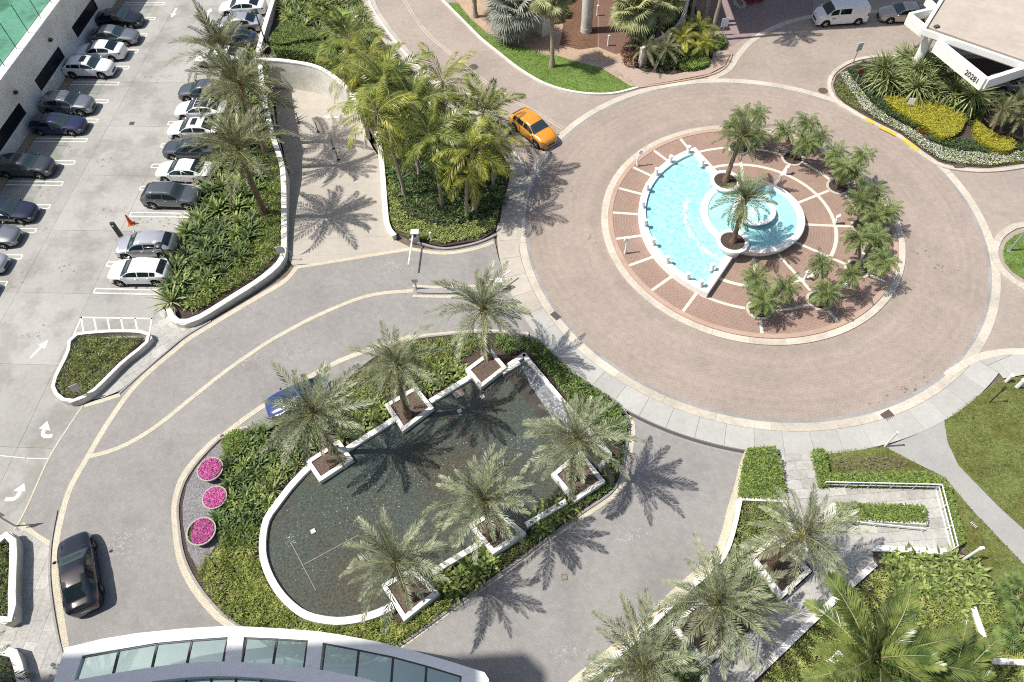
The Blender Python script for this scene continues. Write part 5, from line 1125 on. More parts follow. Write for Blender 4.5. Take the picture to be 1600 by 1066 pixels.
white_pole('slim white post at the corner of the asphalt path', (1382, 698), 1.95, .06)
white_pole('white post with a lamp head beside the plants near the lawn', (1504, 875), 2.0, .08, head=True)
white_pole('short white post at the right end of the pavement', (1571, 597), .85, .11); white_pole('thick white post at the right picture edge by the lawn', (1588, 606), .95, .14)
t = T('bin_pair', 'white utility box at the right edge of the lawn', (1600, 602), 'utility box'); MB().box((0, 0, .45), (.5, .4, .9)).obj('cabinet', m_ped, t); MB().box((0, 0, .92), (.56, .46, .05)).obj('lid', m_ped, t); MB().box((-.26, 0, .5), (.02, .1, .06)).obj('latch', m_metal_dark, t)
t = T('thin_sign', 'thin dark sign post standing in the lawn', (1545, 630), 'sign'); MB().bar((0, 0, 0), (0, 0, 2.0), .05, .05).obj('pole', m_metal_dark, t); MB().box((0, 0, 1.75), (.04, .16, .45)).obj('sign_plate', m_metal_dark, t)
def sign(label, px, h, w=.5, hh=.5, mt=None, rz=0.0, pm=None, name='sign', post=.05, tilt=0.0, z=0.0):
    t = T(name, label, px, 'sign', rz=rz, z=z); MB().tube([(0, 0, 0), (0, 0, h)], post, 8).obj('pole', pm or m_metal_grey, t); MB().box((0, -.05, h - hh * .3), (w, .03, hh)).obj('sign_plate', mt or m_ped, t); return t
sign('grey sign on a pole in front of the small planter', (134, 622), 1.6, .55, .6, m_metal_grey, rz=.5); sign('grey sign on a pole by the white planter at the left edge', (24, 822), 2.1, .6, .7, m_metal_grey, rz=.4)
sign('white sign on a thin pole at the upper tip of the flower island', (1332, 100), 2.0, .6, .8, rz=.3, name='sign')
st = sign('dark red stop sign among the white flowers', (1334, 136), 1.7, .02, .02, m_signred); x = MB(); x.lathe([(.001, -.02), (.29, -.02), (.29, .02), (.001, .02)], 8, axis='y'); x.v = [(a, b - .07, c_ + 1.6) for a, b, c_ in x.v]; x.obj('stop_plate', m_signred, st)
sign('small white notice on a leaning pole in the golden shrubs', (1414, 178), 1.5, .5, .6, rz=-.3, name='sign'); sign('white sign panel beside the palm trunks at the top', (1128, 55), 1.6, .7, .9, rz=.2, name='sign')
t = T('globe_light', 'white globe light beside the curved garden wall', (1077, 48), 'lamp'); MB().tube([(0, 0, 0), (0, 0, 1.0)], .05, 8).obj('pole', m_ped, t); x = MB(); x.add(*ell((0, 0, 1.15), (.24, .24, .20), 12, 8)); x.obj('globe', m_ped, t, smooth=True)
for px, lab in (((933, 25), 'slim white bollard beside the column'), ((950, 72), 'slim white bollard in front of the porch')): white_pole(lab, px, 1.1, .09)
# gate arm and cabinet
g = T('barrier_gate', 'white barrier gate arm with its cabinet at the ramp lane', (651, 378), 'barrier'); MB().box((0, 0, .55), (.55, .42, 1.1)).obj('cabinet', m_metal_grey, g); MB().box((0, 0, 1.12), (.60, .48, .06)).obj('lid', m_ped, g)
a = G(638, 414, 1.0); b_ = G(651, 378); d = Vector((a[0] - b_[0], a[1] - b_[1], 0)); MB().bar(Vector((-.15, -.2, 1.0)), d + Vector((0, 0, 1.0)), .09, .09).obj('barrier_arm', m_ped, g); MB().box((-.02, -.23, .95), (.2, .06, .25)).obj('hinge_plate', m_metal_dark, g)
sign('grey keypad post with a plate on the near end of the traffic island', (651, 453), 1.2, .42, .36, m_metal_grey, post=.07, name='keypad_post'); sign('white post with a lamp on the middle of the traffic island', (698, 453), 1.1, .2, .26, m_ped, pm=m_ped, name='keypad_post')
g = T('barrier_gate', 'white barrier gate behind the palm on the traffic island', (780, 452), 'barrier'); MB().box((0, 0, .5), (.45, .4, 1.0)).obj('cabinet', m_ped, g); MB().box((0, 0, 1.03), (.5, .45, .06)).obj('lid', m_ped, g); MB().bar((.1, .25, .95), (.9, .9, .95), .08, .08).obj('barrier_arm', m_ped, g)
sign('white card reader post beside the rear barrier gate', (768, 452), 1.1, .3, .3, m_ped, pm=m_ped, name='keypad_post'); white_pole('small white standpipe in the bed beside the barrier cabinet', (674, 376), .9, .07); white_pole('slim grey bollard at the top corner of the pond bed', (827, 532), .9, .07, mt=m_metal_grey)
t = T('guide_rail', 'bent white handrail frame at the bottom of the ramp wall', (443, 408), 'rail'); MB().tube([(0, 0, .5), (-.3, .1, 1.4), (.5, .1, 1.4), (.9, 0, .5)], .03, 6).obj('rail', m_metal_grey, t); MB().box((.1, .1, 1.0), (.5, .05, .5)).obj('panel', m_metal_grey, t)
t = T('round_mirror', 'round convex mirror on a pole at the bottom corner of the ramp wall', (449, 415), 'mirror'); MB().tube([(0, 0, 0), (0, 0, 1.7)], .03, 6).obj('pole', m_metal_grey, t); x = MB(); x.lathe([(.001, -.03), (.33, -.03), (.33, .02), (.001, .06)], 16, axis='y'); x.v = [(p[0], p[1], p[2] + 1.8) for p in x.v]; x.obj('mirror_disc', m_metal_grey, t, smooth=True, sharp=40)
# cone, ticket post
t = T('traffic_cone', 'orange traffic cone standing in the parking aisle', (205, 350), 'traffic cone'); MB().box((0, 0, .03), (.46, .46, .06), .2).obj('base', m_cone, t); MB().lathe([(.19, .06), (.045, .95), (.001, .97)], 16).obj('cone', m_cone, t, smooth=True, sharp=40); MB().lathe([(.062, .86), (.05, .95), (.047, .975), (.001, .98)], 12).obj('tip', m_metal_dark, t, smooth=True, sharp=40)
t = T('ticket_post', 'dark charging post with a small white label beside the silver car', (191, 372), 'post'); MB().box((0, 0, .85), (.30, .22, 1.7)).obj('cabinet', m_metal_dark, t); MB().box((-.02, -.113, 1.45), (.14, .01, .14)).obj('label_plate', m_ped, t); MB().box((0, 0, .02), (.5, .45, .05)).obj('base', m_kerb, t)
# delineator posts on the ramp
for px in ((466, 188), (496, 203), (519, 225), (529, 251)):
    x, y = G(px[0], px[1], -2.2 if px[1] < 210 else -1.9); t = tag(empty('delineator', (x, y, ramp_z(y))), 'thin dark delineator post on the ramp floor', 'delineator', 'delineators down the ramp'); MB().tube([(0, 0, .03), (0, 0, 1.05)], .035, 8).obj('shaft', m_metal_dark, t); MB().lathe([(.16, 0), (.15, .03), (.05, .05)], 12).obj('base', m_metal_dark, t)
def flat(name, label, px, dx, dy, mt, rz=0.0, round_=False, z=.013):
    x, y = G(*px); t = tag(empty(name, (x, y, z), rz), label, {'manhole': 'manhole', 'drain_grate': 'drain', 'valve_box': 'valve box'}[name])
    if round_: MB().lathe([(.001, .006), (dx * .9, .006)], 24).obj('lid', mt, t); MB().lathe([(dx * .92, .003), (dx * .92, .008), (dx, .008), (dx, -.01)], 24).obj('frame', m_iron, t)
    else:
        MB().box((0, 0, 0), (dx, dy, .02)).obj('frame', m_iron, t)
        for k in range(5): MB().box(((k - 2) * dx * .17, 0, .008), (dx * .09, dy * .8, .016)).obj('bar', mt, t)
flat('manhole', 'round manhole cover on the road beside the flower island tip', (1286, 142), .42, .42, m_iron, 0, True); flat('manhole', 'round manhole cover in the lane by the lawn', (740, 105), .42, .42, m_grey_drain, 0, True)
flat('drain_grate', 'rusty square drain grate in the kerb below the roundabout', (1387, 650), .75, .62, m_iron, R(28), z=.04); flat('drain_grate', 'grey drain grate in the kerb at the left of the roundabout', (868, 494), .7, .45, m_grey_drain, R(-52), z=.04); flat('drain_grate', 'rusty drain grate in the kerb of the flower island', (1497, 262), .8, .45, m_iron, R(-5), z=.135)
flat('drain_grate', 'small square drain in the parking lot floor', (206, 193), .42, .42, m_grey_drain, R(-5), z=.006); flat('drain_grate', 'small drain grate at the corner of the gravel kerb', (349, 684), .5, .25, m_grey_drain, R(-50), z=.02)
flat('valve_box', 'tan square valve lid in the driveway right of the pond', (882, 902), .34, .34, m_trunk_pale, R(5)); flat('valve_box', 'pale green valve lid in the grass beside the asphalt path', (1520, 821), .5, .24, m_offwhite, R(-60), z=.1)
# ramp handrails, lower right
def railing(label, px, h=.95, zb=.05, n=5, group=None, rails_=2):
    p = W(px, zb + h); t = tag(empty('handrail', (p[0][0], p[0][1], zb)), label, 'handrail', group); L = lambda q, z: (q[0] - p[0][0], q[1] - p[0][1], z)
    for r_ in range(rails_):
        m_ = MB()
        for a, b in zip(p, p[1:]): m_.bar(L(a, h - r_ * .38), L(b, h - r_ * .38), .055, .055)
        m_.obj('rail', m_ped, t)
    for a, b in zip(p, p[1:]):
        k = max(1, round(math.dist(a, b) / 1.45))
        for i in range(k + 1): q = (a[0] + (b[0] - a[0]) * i / k, a[1] + (b[1] - a[1]) * i / k); MB().bar(L(q, 0), L(q, h), .05, .05).obj('baluster', m_ped, t)
railing('white handrail along the hedge on the upper side of the access ramp', [(1291, 753), (1470, 757)], .8); railing('white handrail down the right side of the access ramp', [(1472, 757), (1497, 853)], .8, rails_=3)
railing('low white handrail in front of the box hedge planter', [(1334, 815), (1445, 826)], .45, rails_=1)

# ------------------------------------------------------------------ planting
ROS = [rosette('strap_plant', 16, .75, .12, 1.35, .25, [m_lime, m_green], 400 + i, 3, .9, .35) for i in range(3)]
ROSG = [rosette('broad_plant', 18, .80, .14, 1.3, .15, [m_green, m_dark], 410 + i, 3, .9, .3) for i in range(3)]
LILY = [rosette('striped_lily', 16, .62, .055, 1.3, .35, [m_varieg, m_ground2], 420 + i, 3, 1.0, .4) for i in range(3)]
SPIKE = [rosette('spiky_plant', 44, 1.0, .06, 1.45, -.25, [m_fan, m_green], 430 + i, 2, .35, .35) for i in range(3)]
BIGSP = [rosette('spiky_shrub', 130, 1.0, .04, 1.5, -.5, [m_fan, m_green], 435 + i, 3, .7, .45) for i in range(3)]
CLUMP = [rosette('leafy_clump', 52, .85, .085, 1.45, -.2, [m_lime, m_green, ], 440 + i, 3, 1.0, .5) for i in range(3)]
CLUMPD = [rosette('dark_leafy_clump', 52, .9, .09, 1.45, -.2, [m_green, m_dark], 450 + i, 3, 1.0, .45) for i in range(3)]
SHR = [shrub_mesh('shrub', .8, .9, 900, .16, .10, m_green, 460 + i) for i in range(2)]
SHRD = [shrub_mesh('shrub', .8, .9, 900, .17, .10, m_dark, 470 + i) for i in range(2)]
SHRR = [shrub_mesh('red_shrub', .7, .8, 800, .14, .07, m_redleaf, 480)]
def cover(px, dens, L, Wd, h, mt, **k): return leafbed('ground_cover', W(px), dens, L, Wd, h, mt, **k)

# pond island
bed(island_px)
bed([(347, 689), (330, 706), (308, 731), (293, 758), (286, 790), (287, 820), (294, 860), (313, 896), (333, 860), (348, 838), (352, 800), (358, 740), (354, 702)], m_gravel, .075, 'gravel_bed')
gp = W([(347, 689), (330, 706), (308, 731), (293, 758), (286, 790), (287, 820), (294, 860), (313, 896), (333, 860), (348, 838), (352, 800), (358, 740), (354, 702)])
q = sample(gp, 5000); V, F = leaf_arrays(np.column_stack([q, np.full(len(q), .085)]), RNG.uniform(0, 6.28, len(q)), RNG.uniform(-.2, .3, len(q)), RNG.uniform(.04, .09, len(q)), RNG.uniform(.03, .07, len(q))); tag(obj('gravel_stones', big_mesh('gravel_stones', V, F, m_gravel)), kind='stuff')
for k, (px, lab) in enumerate((((329, 734), 'round concrete pot of magenta flowers nearest the clipped shrub'), ((336, 778), 'round concrete pot of magenta flowers, middle of the three'), ((315, 831), 'round concrete pot of magenta flowers with bare green on one side'))):
    x, y = G(px[0], px[1], .5); t = tag(empty('flower_pot', (x, y, .08)), lab, 'flower pot', 'flower pots on the gravel'); rr = (.80, .74, .86)[k]
    MB().lathe([(rr * .72, 0), (rr * .90, .25), (rr, .46), (rr, .52), (rr * .90, .52), (rr * .88, .45), (rr * .88, .3)], 36).obj('bowl', m_pot, t, smooth=True, sharp=35); c_ = [(rr * .89 * math.cos(R(12 * i)), rr * .89 * math.sin(R(12 * i))) for i in range(30)]
    MB().prism(c_, .2, .42).obj('soil', m_mulch, t); ci = [(a * .97, b * .97) for a, b in c_]
    leafbed('foliage', ci, 350, .10, .06, .10, m_green, z0=.42, parent=t, kind=None)
    if k == 2: ci = catmull([p for i, p in enumerate(ci) if p[0] > -.5 or i % 3 == 0], 2, True); ci = [(a if a > -.45 else a * .55 - .12, b) for a, b in ci]
    leafbed('blossom', ci, 800, .075, .06, .10, m_pink_fl, z0=.49, parent=t, kind=None, up=.2)
shrub('clipped_shrub', 'rounded bright green clipped shrub at the corner above the flower pots', G(372, 695), shrub_mesh('clipped_shrub', 1.0, .9, 2600, .09, .06, m_hedge, 490, .06), .95)
plants('leafy_shrub', 'dark strap leaved shrub in the mass between the flower pots and the pond', 'dense dark shrubs left of the pond', W([(358, 700), (385, 680), (420, 668), (470, 655), (505, 640), (520, 665), (480, 715), (445, 755), (420, 790), (402, 820), (370, 800), (352, 760)]), .62, CLUMPD + CLUMP + SPIKE[:1], 1.0, 1.5, cat='shrub')
plants('leafy_shrub', 'lower dark shrub at the foot of the mass beside the last flower pot', 'dark shrubs beside the last flower pot', W([(352, 790), (400, 815), (400, 860), (350, 835), (340, 815)]), .65, CLUMPD, 1.0, 1.3, cat='shrub')
cover([(345, 838), (402, 820), (402, 870), (420, 915), (445, 945), (478, 968), (530, 982), (600, 965), (632, 980), (700, 935), (712, 944), (625, 1006), (560, 1036), (450, 1026), (372, 974), (348, 955), (314, 905), (312, 890), (330, 865)], 230, .36, .05, .42, m_ground2, up=1.0, mound=.9, skip=.30)
plants('striped_lily', 'striped yellow green lily in the bed around the lower end of the pond', 'striped lilies below the pond', W([(350, 850), (398, 880), (418, 922), (445, 955), (520, 985), (600, 970), (625, 990), (560, 1020), (450, 1010), (380, 965), (330, 905), (318, 890)]), .48, LILY, .8, 1.25)
cover([(520, 640), (545, 600), (600, 556), (640, 537), (700, 528), (755, 524), (770, 540), (725, 560), (690, 600), (660, 598), (600, 625), (560, 665), (530, 682)], 170, .28, .045, .42, m_ground, up=.9, mound=1.0, skip=.12)
plants('striped_lily', 'striped lily in the strip above the pond between the palms', 'striped lilies above the pond', W([(560, 590), (640, 540), (700, 532), (745, 530), (725, 556), (680, 575), (600, 610), (560, 640)]), .75, LILY, .8, 1.15)
plants('strap_plant', 'bright green strap leaved plant behind the wall between the first two planters', 'strap leaved plants by the first pond wall', W([(530, 685), (548, 650), (590, 625), (605, 640), (612, 652), (545, 694)]), .58, ROS, 1.1, 1.6)
plants('strap_plant', 'bright green strap leaved plant behind the wall between the second and third planters', 'strap leaved plants by the second pond wall', W([(655, 600), (690, 575), (722, 570), (730, 585), (675, 620)]), .58, ROS, 1.1, 1.6)
cover([(775, 525), (820, 530), (843, 537), (892, 584), (950, 624), (970, 640), (980, 662), (976, 690), (958, 700), (900, 640), (822, 547), (795, 558), (772, 545)], 330, .17, .085, .50, m_green, up=.7, mound=1.3)
cover([(940, 733), (962, 716), (975, 700), (967, 742), (952, 768), (905, 798), (892, 790), (945, 755)], 300, .17, .08, .45, m_green, up=.7, mound=1.3)
cover([(640, 972), (690, 930), (700, 905), (760, 862), (775, 872), (825, 840), (848, 812), (890, 790), (908, 798), (850, 842), (800, 880), (712, 942), (650, 985)], 150, .22, .05, .28, m_ground, up=.9)
plants('strap_plant', 'broad bright green plant right of the middle lower planter', 'strap leaved plants right of the lower pond wall', W([(830, 815), (860, 790), (892, 788), (890, 800), (850, 832)]), .55, ROS, 1.4, 1.9)
plants('strap_plant', 'bright green plant between the two lowest planters', 'strap leaved plants between the lowest planters', W([(690, 902), (752, 860), (768, 872), (765, 892), (720, 925), (695, 925)]), .58, ROS, 1.4, 1.9)
GS = 'silver date palms in the pond planters'
for hub, h, lab in (((490, 647), 5.7, 'silver green date palm at the upper left of the pond'), ((622, 572), 6.2, 'silver green date palm in the middle of the upper pond edge'), ((755, 485), 6.0, 'silver green date palm at the top of the pond next to the traffic island'), ((902, 690), 5.7, 'silver green date palm at the right end of the pond, in front of the pavement'), ((757, 785), 5.5, 'silver green date palm in the middle of the lower pond edge'), ((618, 880), 6.3, 'silver green date palm at the bottom of the pond, nearest the canopy')):
    palm('date_palm', lab, hub, h, 'silver', 47, .65, 1.22, GS, extra=None)

# beds of the car park and the ramp
bed([(404, 86), (414, 97), (427, 203), (440, 265), (441, 400), (400, 436), (315, 489), (287, 499), (268, 492), (258, 455), (262, 420), (285, 360), (305, 325), (318, 290), (330, 240), (338, 150), (355, 80), (385, 40)])
plants('palmetto_shrub', 'broad leaved shrub in the dense bed between the parked cars and the ramp', 'dense shrubs beside the parking row', W([(262, 465), (266, 420), (288, 362), (308, 328), (322, 290), (336, 230), (345, 150), (385, 120), (410, 160), (418, 215), (405, 300), (395, 380), (360, 430), (300, 480), (275, 485)]), .80, CLUMP + CLUMPD + CLUMPD + SPIKE[:2], 1.2, 2.3, cat='shrub')
plants('leafy_shrub', 'low shrub along the top of the parking bed', 'shrubs at the top of the parking bed', W([(345, 150), (358, 85), (385, 45), (402, 88), (414, 120), (420, 180), (385, 130)]), .85, CLUMP, .9, 1.3, cat='shrub')
cover([(405, 300), (418, 215), (428, 210), (440, 270), (440, 398), (400, 434), (350, 462), (310, 488), (296, 484), (360, 432), (395, 380)], 210, .28, .06, .55, m_ground, up=.8, mound=.8)
palm('date_palm', 'tall date palm over the parked cars, middle of the three', (376, 134), 6.9, 'olive', 52, .06, 1.5, 'tall date palms beside the ramp', r=(.24, .19))
palm('date_palm', 'tall date palm over the parked cars, lowest of the three', (373, 236), 6.8, 'olive', 50, .06, 1.42, 'tall date palms beside the ramp', r=(.24, .19))
palm('date_palm', 'tall date palm over the parked cars, highest of the three in the picture', (347, 84), 6.9, 'olive', 46, .06, 1.35, 'tall date palms beside the ramp', r=(.24, .19))
# small planter
sp_px = [(120, 522), (234, 521), (187, 569), (150, 606), (132, 619), (108, 627), (88, 616), (83, 597), (105, 552)]
wall_run('planter_wall', 'low white wall round the small teardrop planter by the driveway', sp_px, .20, 0, .55, m_offwhite, cw=.24, ch=.08, closed=True, cat='planter')
spw = corner_offset(W(sp_px, .55), .2); bed(None, m_mulch, .35, world=spw)
leafbed('ground_cover', spw, 240, .22, .04, .3, m_ground, z0=.35, up=.9, mound=1.5)
for px in ((150, 537), (135, 550), (168, 545), (155, 558)):
    x, y = G(px[0], px[1], .5); tag(obj('spiky_plant', SPIKE[0], None, (x, y, .4), (0, 0, px[0]), .75), 'spiky green plant in the teardrop planter by the driveway', 'plant', 'spiky plants in the teardrop planter')

# coconut bed
cb = [(428, -30), (555, -30), (568, 10), (575, 28), (592, 58), (625, 98), (686, 156), (746, 208), (784, 240), (796, 262), (792, 283), (782, 325), (776, 360), (750, 376), (692, 386), (640, 375), (615, 363), (605, 345), (600, 275), (596, 235), (568, 178), (547, 142), (502, 107), (450, 97), (406, 92), (404, 84), (414, 45)]
bed(cb)
cover([(603, 280), (607, 345), (618, 362), (645, 373), (692, 383), (750, 372), (774, 358), (780, 328), (760, 345), (700, 358), (640, 345), (625, 320), (618, 280)], 300, .16, .08, .35, m_lime, up=.7)
cover([(600, 235), (640, 240), (700, 260), (790, 270), (782, 325), (760, 345), (700, 358), (640, 345), (620, 300), (603, 270)], 120, .3, .09, .6, m_dark, up=.8)
plants('understorey_shrub', 'dark leggy shrub under the coconut palms', 'understorey below the coconut palms', W([(608, 250), (650, 240), (720, 240), (785, 265), (775, 330), (720, 350), (650, 340), (622, 310)]), .85, CLUMPD + CLUMP + SPIKE[:2], .9, 1.6, cat='shrub')
plants('leafy_shrub', 'green shrub in the strip between the ramp wall and the lane', 'shrubs between the ramp wall and the lane', W([(508, 108), (545, 100), (600, 85), (640, 125), (700, 180), (760, 225), (700, 235), (640, 230), (600, 225), (572, 175), (552, 142)]), .95, CLUMP + SHR, .8, 1.25, cat='shrub')
plants('leafy_shrub', 'mixed shrub at the very top left of the lane', 'shrubs at the top of the lane bed', W([(436, 25), (450, -25), (550, -25), (565, 15), (580, 45), (575, 85), (540, 90), (515, 70), (500, 55), (470, 38), (448, 32)]), .9, CLUMP + CLUMPD + SPIKE, 1.2, 1.9, cat='shrub')
hedge('clipped_hedge', 'large rounded clipped green hedge mass beside the boundary wall', catmull(W([(420, 62), (434, 42), (449, 32), (470, 38), (494, 52), (500, 58), (470, 63), (440, 68)], 1.5), 4, True), 1.55, 330, .12, .08, m_hedge)
hedge('clipped_hedge', 'clipped green hedge mass just above the curved ramp wall', catmull(W([(425, 74), (445, 68), (475, 66), (500, 62), (522, 76), (528, 94), (510, 92), (470, 80), (435, 77)], 1.2), 4, True), 1.25, 330, .12, .08, m_hedge)
GC = 'coconut palms in the lane bed'
for hub, h, ln, lab, sc_, n in (((577, 92), 6.2, (.5, .4), 'yellow green coconut palm at the upper end of the lane bed', .95, 20), ((600, 130), 7.0, (.4, -.5), 'yellow green coconut palm beside the end of the curved ramp wall', .95, 20), ((590, 178), 8.0, (-.8, .3), 'coconut palm leaning over the ramp', 1.05, 22), ((692, 130), 6.2, (.3, .3), 'coconut palm standing apart next to the lane', .95, 22), ((672, 212), 6.8, (-.2, .5), 'coconut palm in the middle of the lane bed', 1.0, 20), ((755, 178), 6.2, (.6, .3), 'coconut palm nearest the taxi', .92, 20), ((737, 238), 6.4, (.2, -.2), 'golden coconut palm at the lower right of the lane bed', 1.0, 20), ((645, 165), 6.6, (.3, .6), 'coconut palm half hidden behind the middle crowns', .9, 16), ((730, 275), 4.6, (0, 0), 'young coconut palm with a slim pale trunk at the bottom of the bed', .7, 14), ((545, 62), 5.0, (.3, .2), 'coconut palm at the top of the bed behind the clipped hedges', .95, 18), ((548, 118), 4.6, (-.2, .3), 'low coconut palm just behind the curved ramp wall', .85, 18), ((775, 225), 4.6, (.4, 0), 'low coconut palm at the corner facing the roundabout', .8, 16)):
    palm('coconut_palm', lab, hub, h, 'cocodark' if hub[0] in (600, 672, 645, 545, 755) else 'coco', n + 2, .06, sc_ * 1.08, GC, lean=ln, r=(.15, .10), tm=m_trunk_pale, e_hi=1.35, e_lo=-.6, heart=False)
x, y = G(530, 20, 2.0); t = tag(empty('banana_plant', (x, y, .06)), 'banana plant with huge ribbed leaves beside the lane at the top', 'plant'); MB().tube([(0, 0, 0), (0, 0, 1.6)], [.12, .08], 8).obj('stem', m_green, t)
for k in range(8):
    a = k * 2.4; me = rosette('leaf', 1, 2.0, .60, .75, .75, [m_hedge, m_green], 500 + k, 6, 1.2); o = obj('leaf', me, t, (0, 0, 1.5), (0, 0, a))
# top lawn, pavilion garden
lawn([(700, 5), (724, 33), (753, 62), (779, 83), (812, 109), (848, 129), (883, 141), (922, 146), (958, 146), (994, 137), (985, 125), (960, 112), (935, 106), (900, 97), (872, 88), (850, 86), (830, 78), (790, 66), (760, 52), (735, 30), (715, 5)], 'front_lawn', True)
bed([(690, -20), (715, 4), (736, 30), (760, 50), (800, 66), (850, 84), (872, 84), (880, 40), (860, -30)], m_sand, .045)
bed([(990, 104), (1005, 112), (1050, 117), (1092, 107), (1112, 92), (1115, 74), (1095, 55), (1085, 0), (1000, 0), (996, 60)], m_mulch, .055)
GF = 'fan palms at the top'
def fanpalm(lab, hub, h, kind, n, sc_=1.0, dead=6, r=(.16, .13), lean=(0, 0)): palm('fan_palm', lab, hub, h, kind, n, .05, sc_, GF, r=r, tm=m_trunk_pale, e_hi=1.3, e_lo=-.7, heart=False, lean=lean, extra=('fandead', dead))
fanpalm('silver blue fan palm left of the white column', (806, 14), 3.0, 'fanblue', 40, 1.9, 10); fanpalm('tall fan palm on the top lawn whose crown reaches the picture edge', (861, -2), 6.5, 'fan', 26, 1.35, 12, (.20, .17)); fanpalm('dense fan palm right of the porch', (993, 16), 4.0, 'fan', 44, 1.65, 4); fanpalm('fan palm beside the top of the garden wall', (1040, 2), 4.2, 'fan', 44, 1.5, 6)
palm('fan_palm', 'fan palm at the top left of the lawn cut by the picture edge', (0, 0), 4.5, 'fan', 22, .05, 1.4, GF, base=G(743, 27), r=(.22, .2), tm=m_trunk_pale, e_lo=-.7, heart=False)
for px, lab, sc_ in (((1010, 78), 'feathery palm clump left below the garden wall', .62), ((1040, 76), 'feathery palm clump in the middle below the garden wall', .68), ((1068, 60), 'feathery palm clump beside the globe light', .66), ((1090, 48), 'feathery palm clump right of the garden wall', .72), ((1102, 68), 'yellow green feathery clump at the corner of the terracotta walk', .5)):
    palm('arching_palm', lab, px, 1.7, 'coco' if px[0] > 1060 else 'olive', 30, .06, sc_, 'feathery palm clumps below the garden wall', r=(.09, .07), heart=False, e_lo=-.35)
for px, lab in (((1170, 4), 'red flowering bush at the top edge, left one'), ((1184, 1), 'red flowering bush at the top edge, right one')): shrub('red_bush', lab, G(*px), shrub_mesh('red_bush', .45, .5, 500, .12, .08, leafm('red_flower_%d' % px[0], (.45, .02, .02), (.6, .05, .04), 5, .2, .1), px[0]), 1.0)
for px, lab in (((983, 84), 'reddish brown shrub beside the porch, upper'), ((988, 100), 'reddish brown shrub beside the terracotta walk, lower')): shrub('red_shrub', lab, G(*px), SHRR[0], 1.1)
hedge('clipped_hedge', 'low oval clipped hedge by the terracotta walk', catmull(W([(1062, 96), (1085, 88), (1104, 88), (1106, 98), (1090, 104), (1068, 105)], .5), 4, True), .55, 330, .12, .08, m_hedge); hedge('clipped_hedge', 'small round clipped hedge next to the white sign panel', catmull(W([(1115, 58), (1128, 54), (1135, 60), (1130, 70), (1115, 70)], .6), 4, True), .65, 330, .12, .08, m_green)
plants('leafy_shrub', 'dark shrub below the garden wall at the top', 'dark shrubs below the garden wall', W([(1000, 60), (1050, 60), (1085, 50), (1105, 80), (1090, 100), (1050, 108), (1005, 104)]), 1.1, SHRD, .8, 1.1, cat='shrub')
plants('leafy_shrub', 'dark green shrub between the fan palms and the column', 'dark shrubs among the fan palms', W([(990, 5), (1060, 0), (1070, 20), (1040, 55), (1000, 62)]), 1.2, SHRD + SHR, 1.0, 1.3, cat='shrub'); plants('leafy_shrub', 'green shrub beside the tall fan palm trunk', 'shrubs by the tall fan palm', W([(865, 45), (885, 15), (890, -20), (860, -20), (850, 20)]), 1.1, SHR, .9, 1.2, cat='shrub')
for k, (b_, tp, lab) in enumerate((((1084, 40), (1094, -20), 'pale trunk of a tall palm rising out of the picture, leftmost of four'), ((1098, 40), (1112, -10), 'thin trunk of a tall palm rising out of the picture, second of four'), ((1104, 45), (1117, 0), 'trunk of a tall palm rising out of the picture, third of four'), ((1116, 66), (1140, -5), 'trunk of a tall leaning palm beside the white sign panel'))):
    x, y = G(*b_); palm('tall_palm', lab, (0, 0), 11.5, 'cocodark', 18, .05, .8, 'tall palms at the top', base=(x + .6, y + .6), lean=(.9, .3), r=(.18, .13), tm=m_trunk_pale, heart=False, e_lo=-.5)

# flower island at the right
isl = [(1600, 92), (1400, 93), (1347, 98), (1323, 106), (1306, 119), (1301, 134), (1306, 149), (1318, 162), (1343, 177), (1377, 195), (1408, 211), (1438, 234), (1467, 254), (1500, 261), (1545, 263), (1600, 256), (1680, 235), (1680, 92)]
bed(isl)
cover([(1303, 134), (1306, 149), (1320, 162), (1345, 176), (1335, 155), (1318, 132), (1312, 118)], 260, .16, .05, .25, m_lime, up=.8)
flp = [(1312, 118), (1318, 132), (1335, 155), (1347, 175), (1378, 194), (1409, 210), (1439, 233), (1468, 252), (1500, 259), (1545, 261), (1600, 254), (1680, 235), (1680, 215), (1600, 238), (1540, 243), (1490, 238), (1450, 225), (1420, 203), (1385, 185), (1360, 165), (1345, 145), (1330, 125), (1322, 114)]
cover(flp, 300, .14, .06, .25, m_ground, up=.7); leafbed('white_flowers', W(flp), 200, .075, .07, .30, m_whitefl, z0=.10, up=.2, mound=2.0, skip=.25)
cover([(1322, 112), (1345, 103), (1375, 98), (1365, 115), (1362, 135), (1378, 155), (1395, 170), (1430, 190), (1440, 205), (1422, 203), (1386, 185), (1360, 165), (1345, 145), (1330, 125)], 330, .17, .09, .6, m_dark, up=.7)
cover([(1440, 205), (1470, 215), (1500, 220), (1545, 230), (1600, 225), (1680, 205), (1680, 218), (1600, 238), (1540, 243), (1490, 238), (1452, 224)], 330, .17, .09, .5, m_dark, up=.7)
hedge('golden_shrub', 'large golden yellow shrub mass in the middle of the flower island', catmull(W([(1384, 152), (1420, 152), (1455, 158), (1490, 168), (1507, 180), (1504, 198), (1488, 212), (1470, 213), (1450, 200), (1425, 185), (1400, 170), (1386, 158)], .7), 4, True), .75, 420, .12, .07, m_yellow, core=m_yellow)
hedge('golden_shrub', 'smaller golden yellow shrub mass at the right of the flower island', catmull(W([(1526, 186), (1540, 200), (1560, 212), (1584, 218), (1582, 232), (1562, 234), (1535, 222), (1527, 205)], .7), 4, True), .75, 420, .12, .07, m_yellow, core=m_yellow)
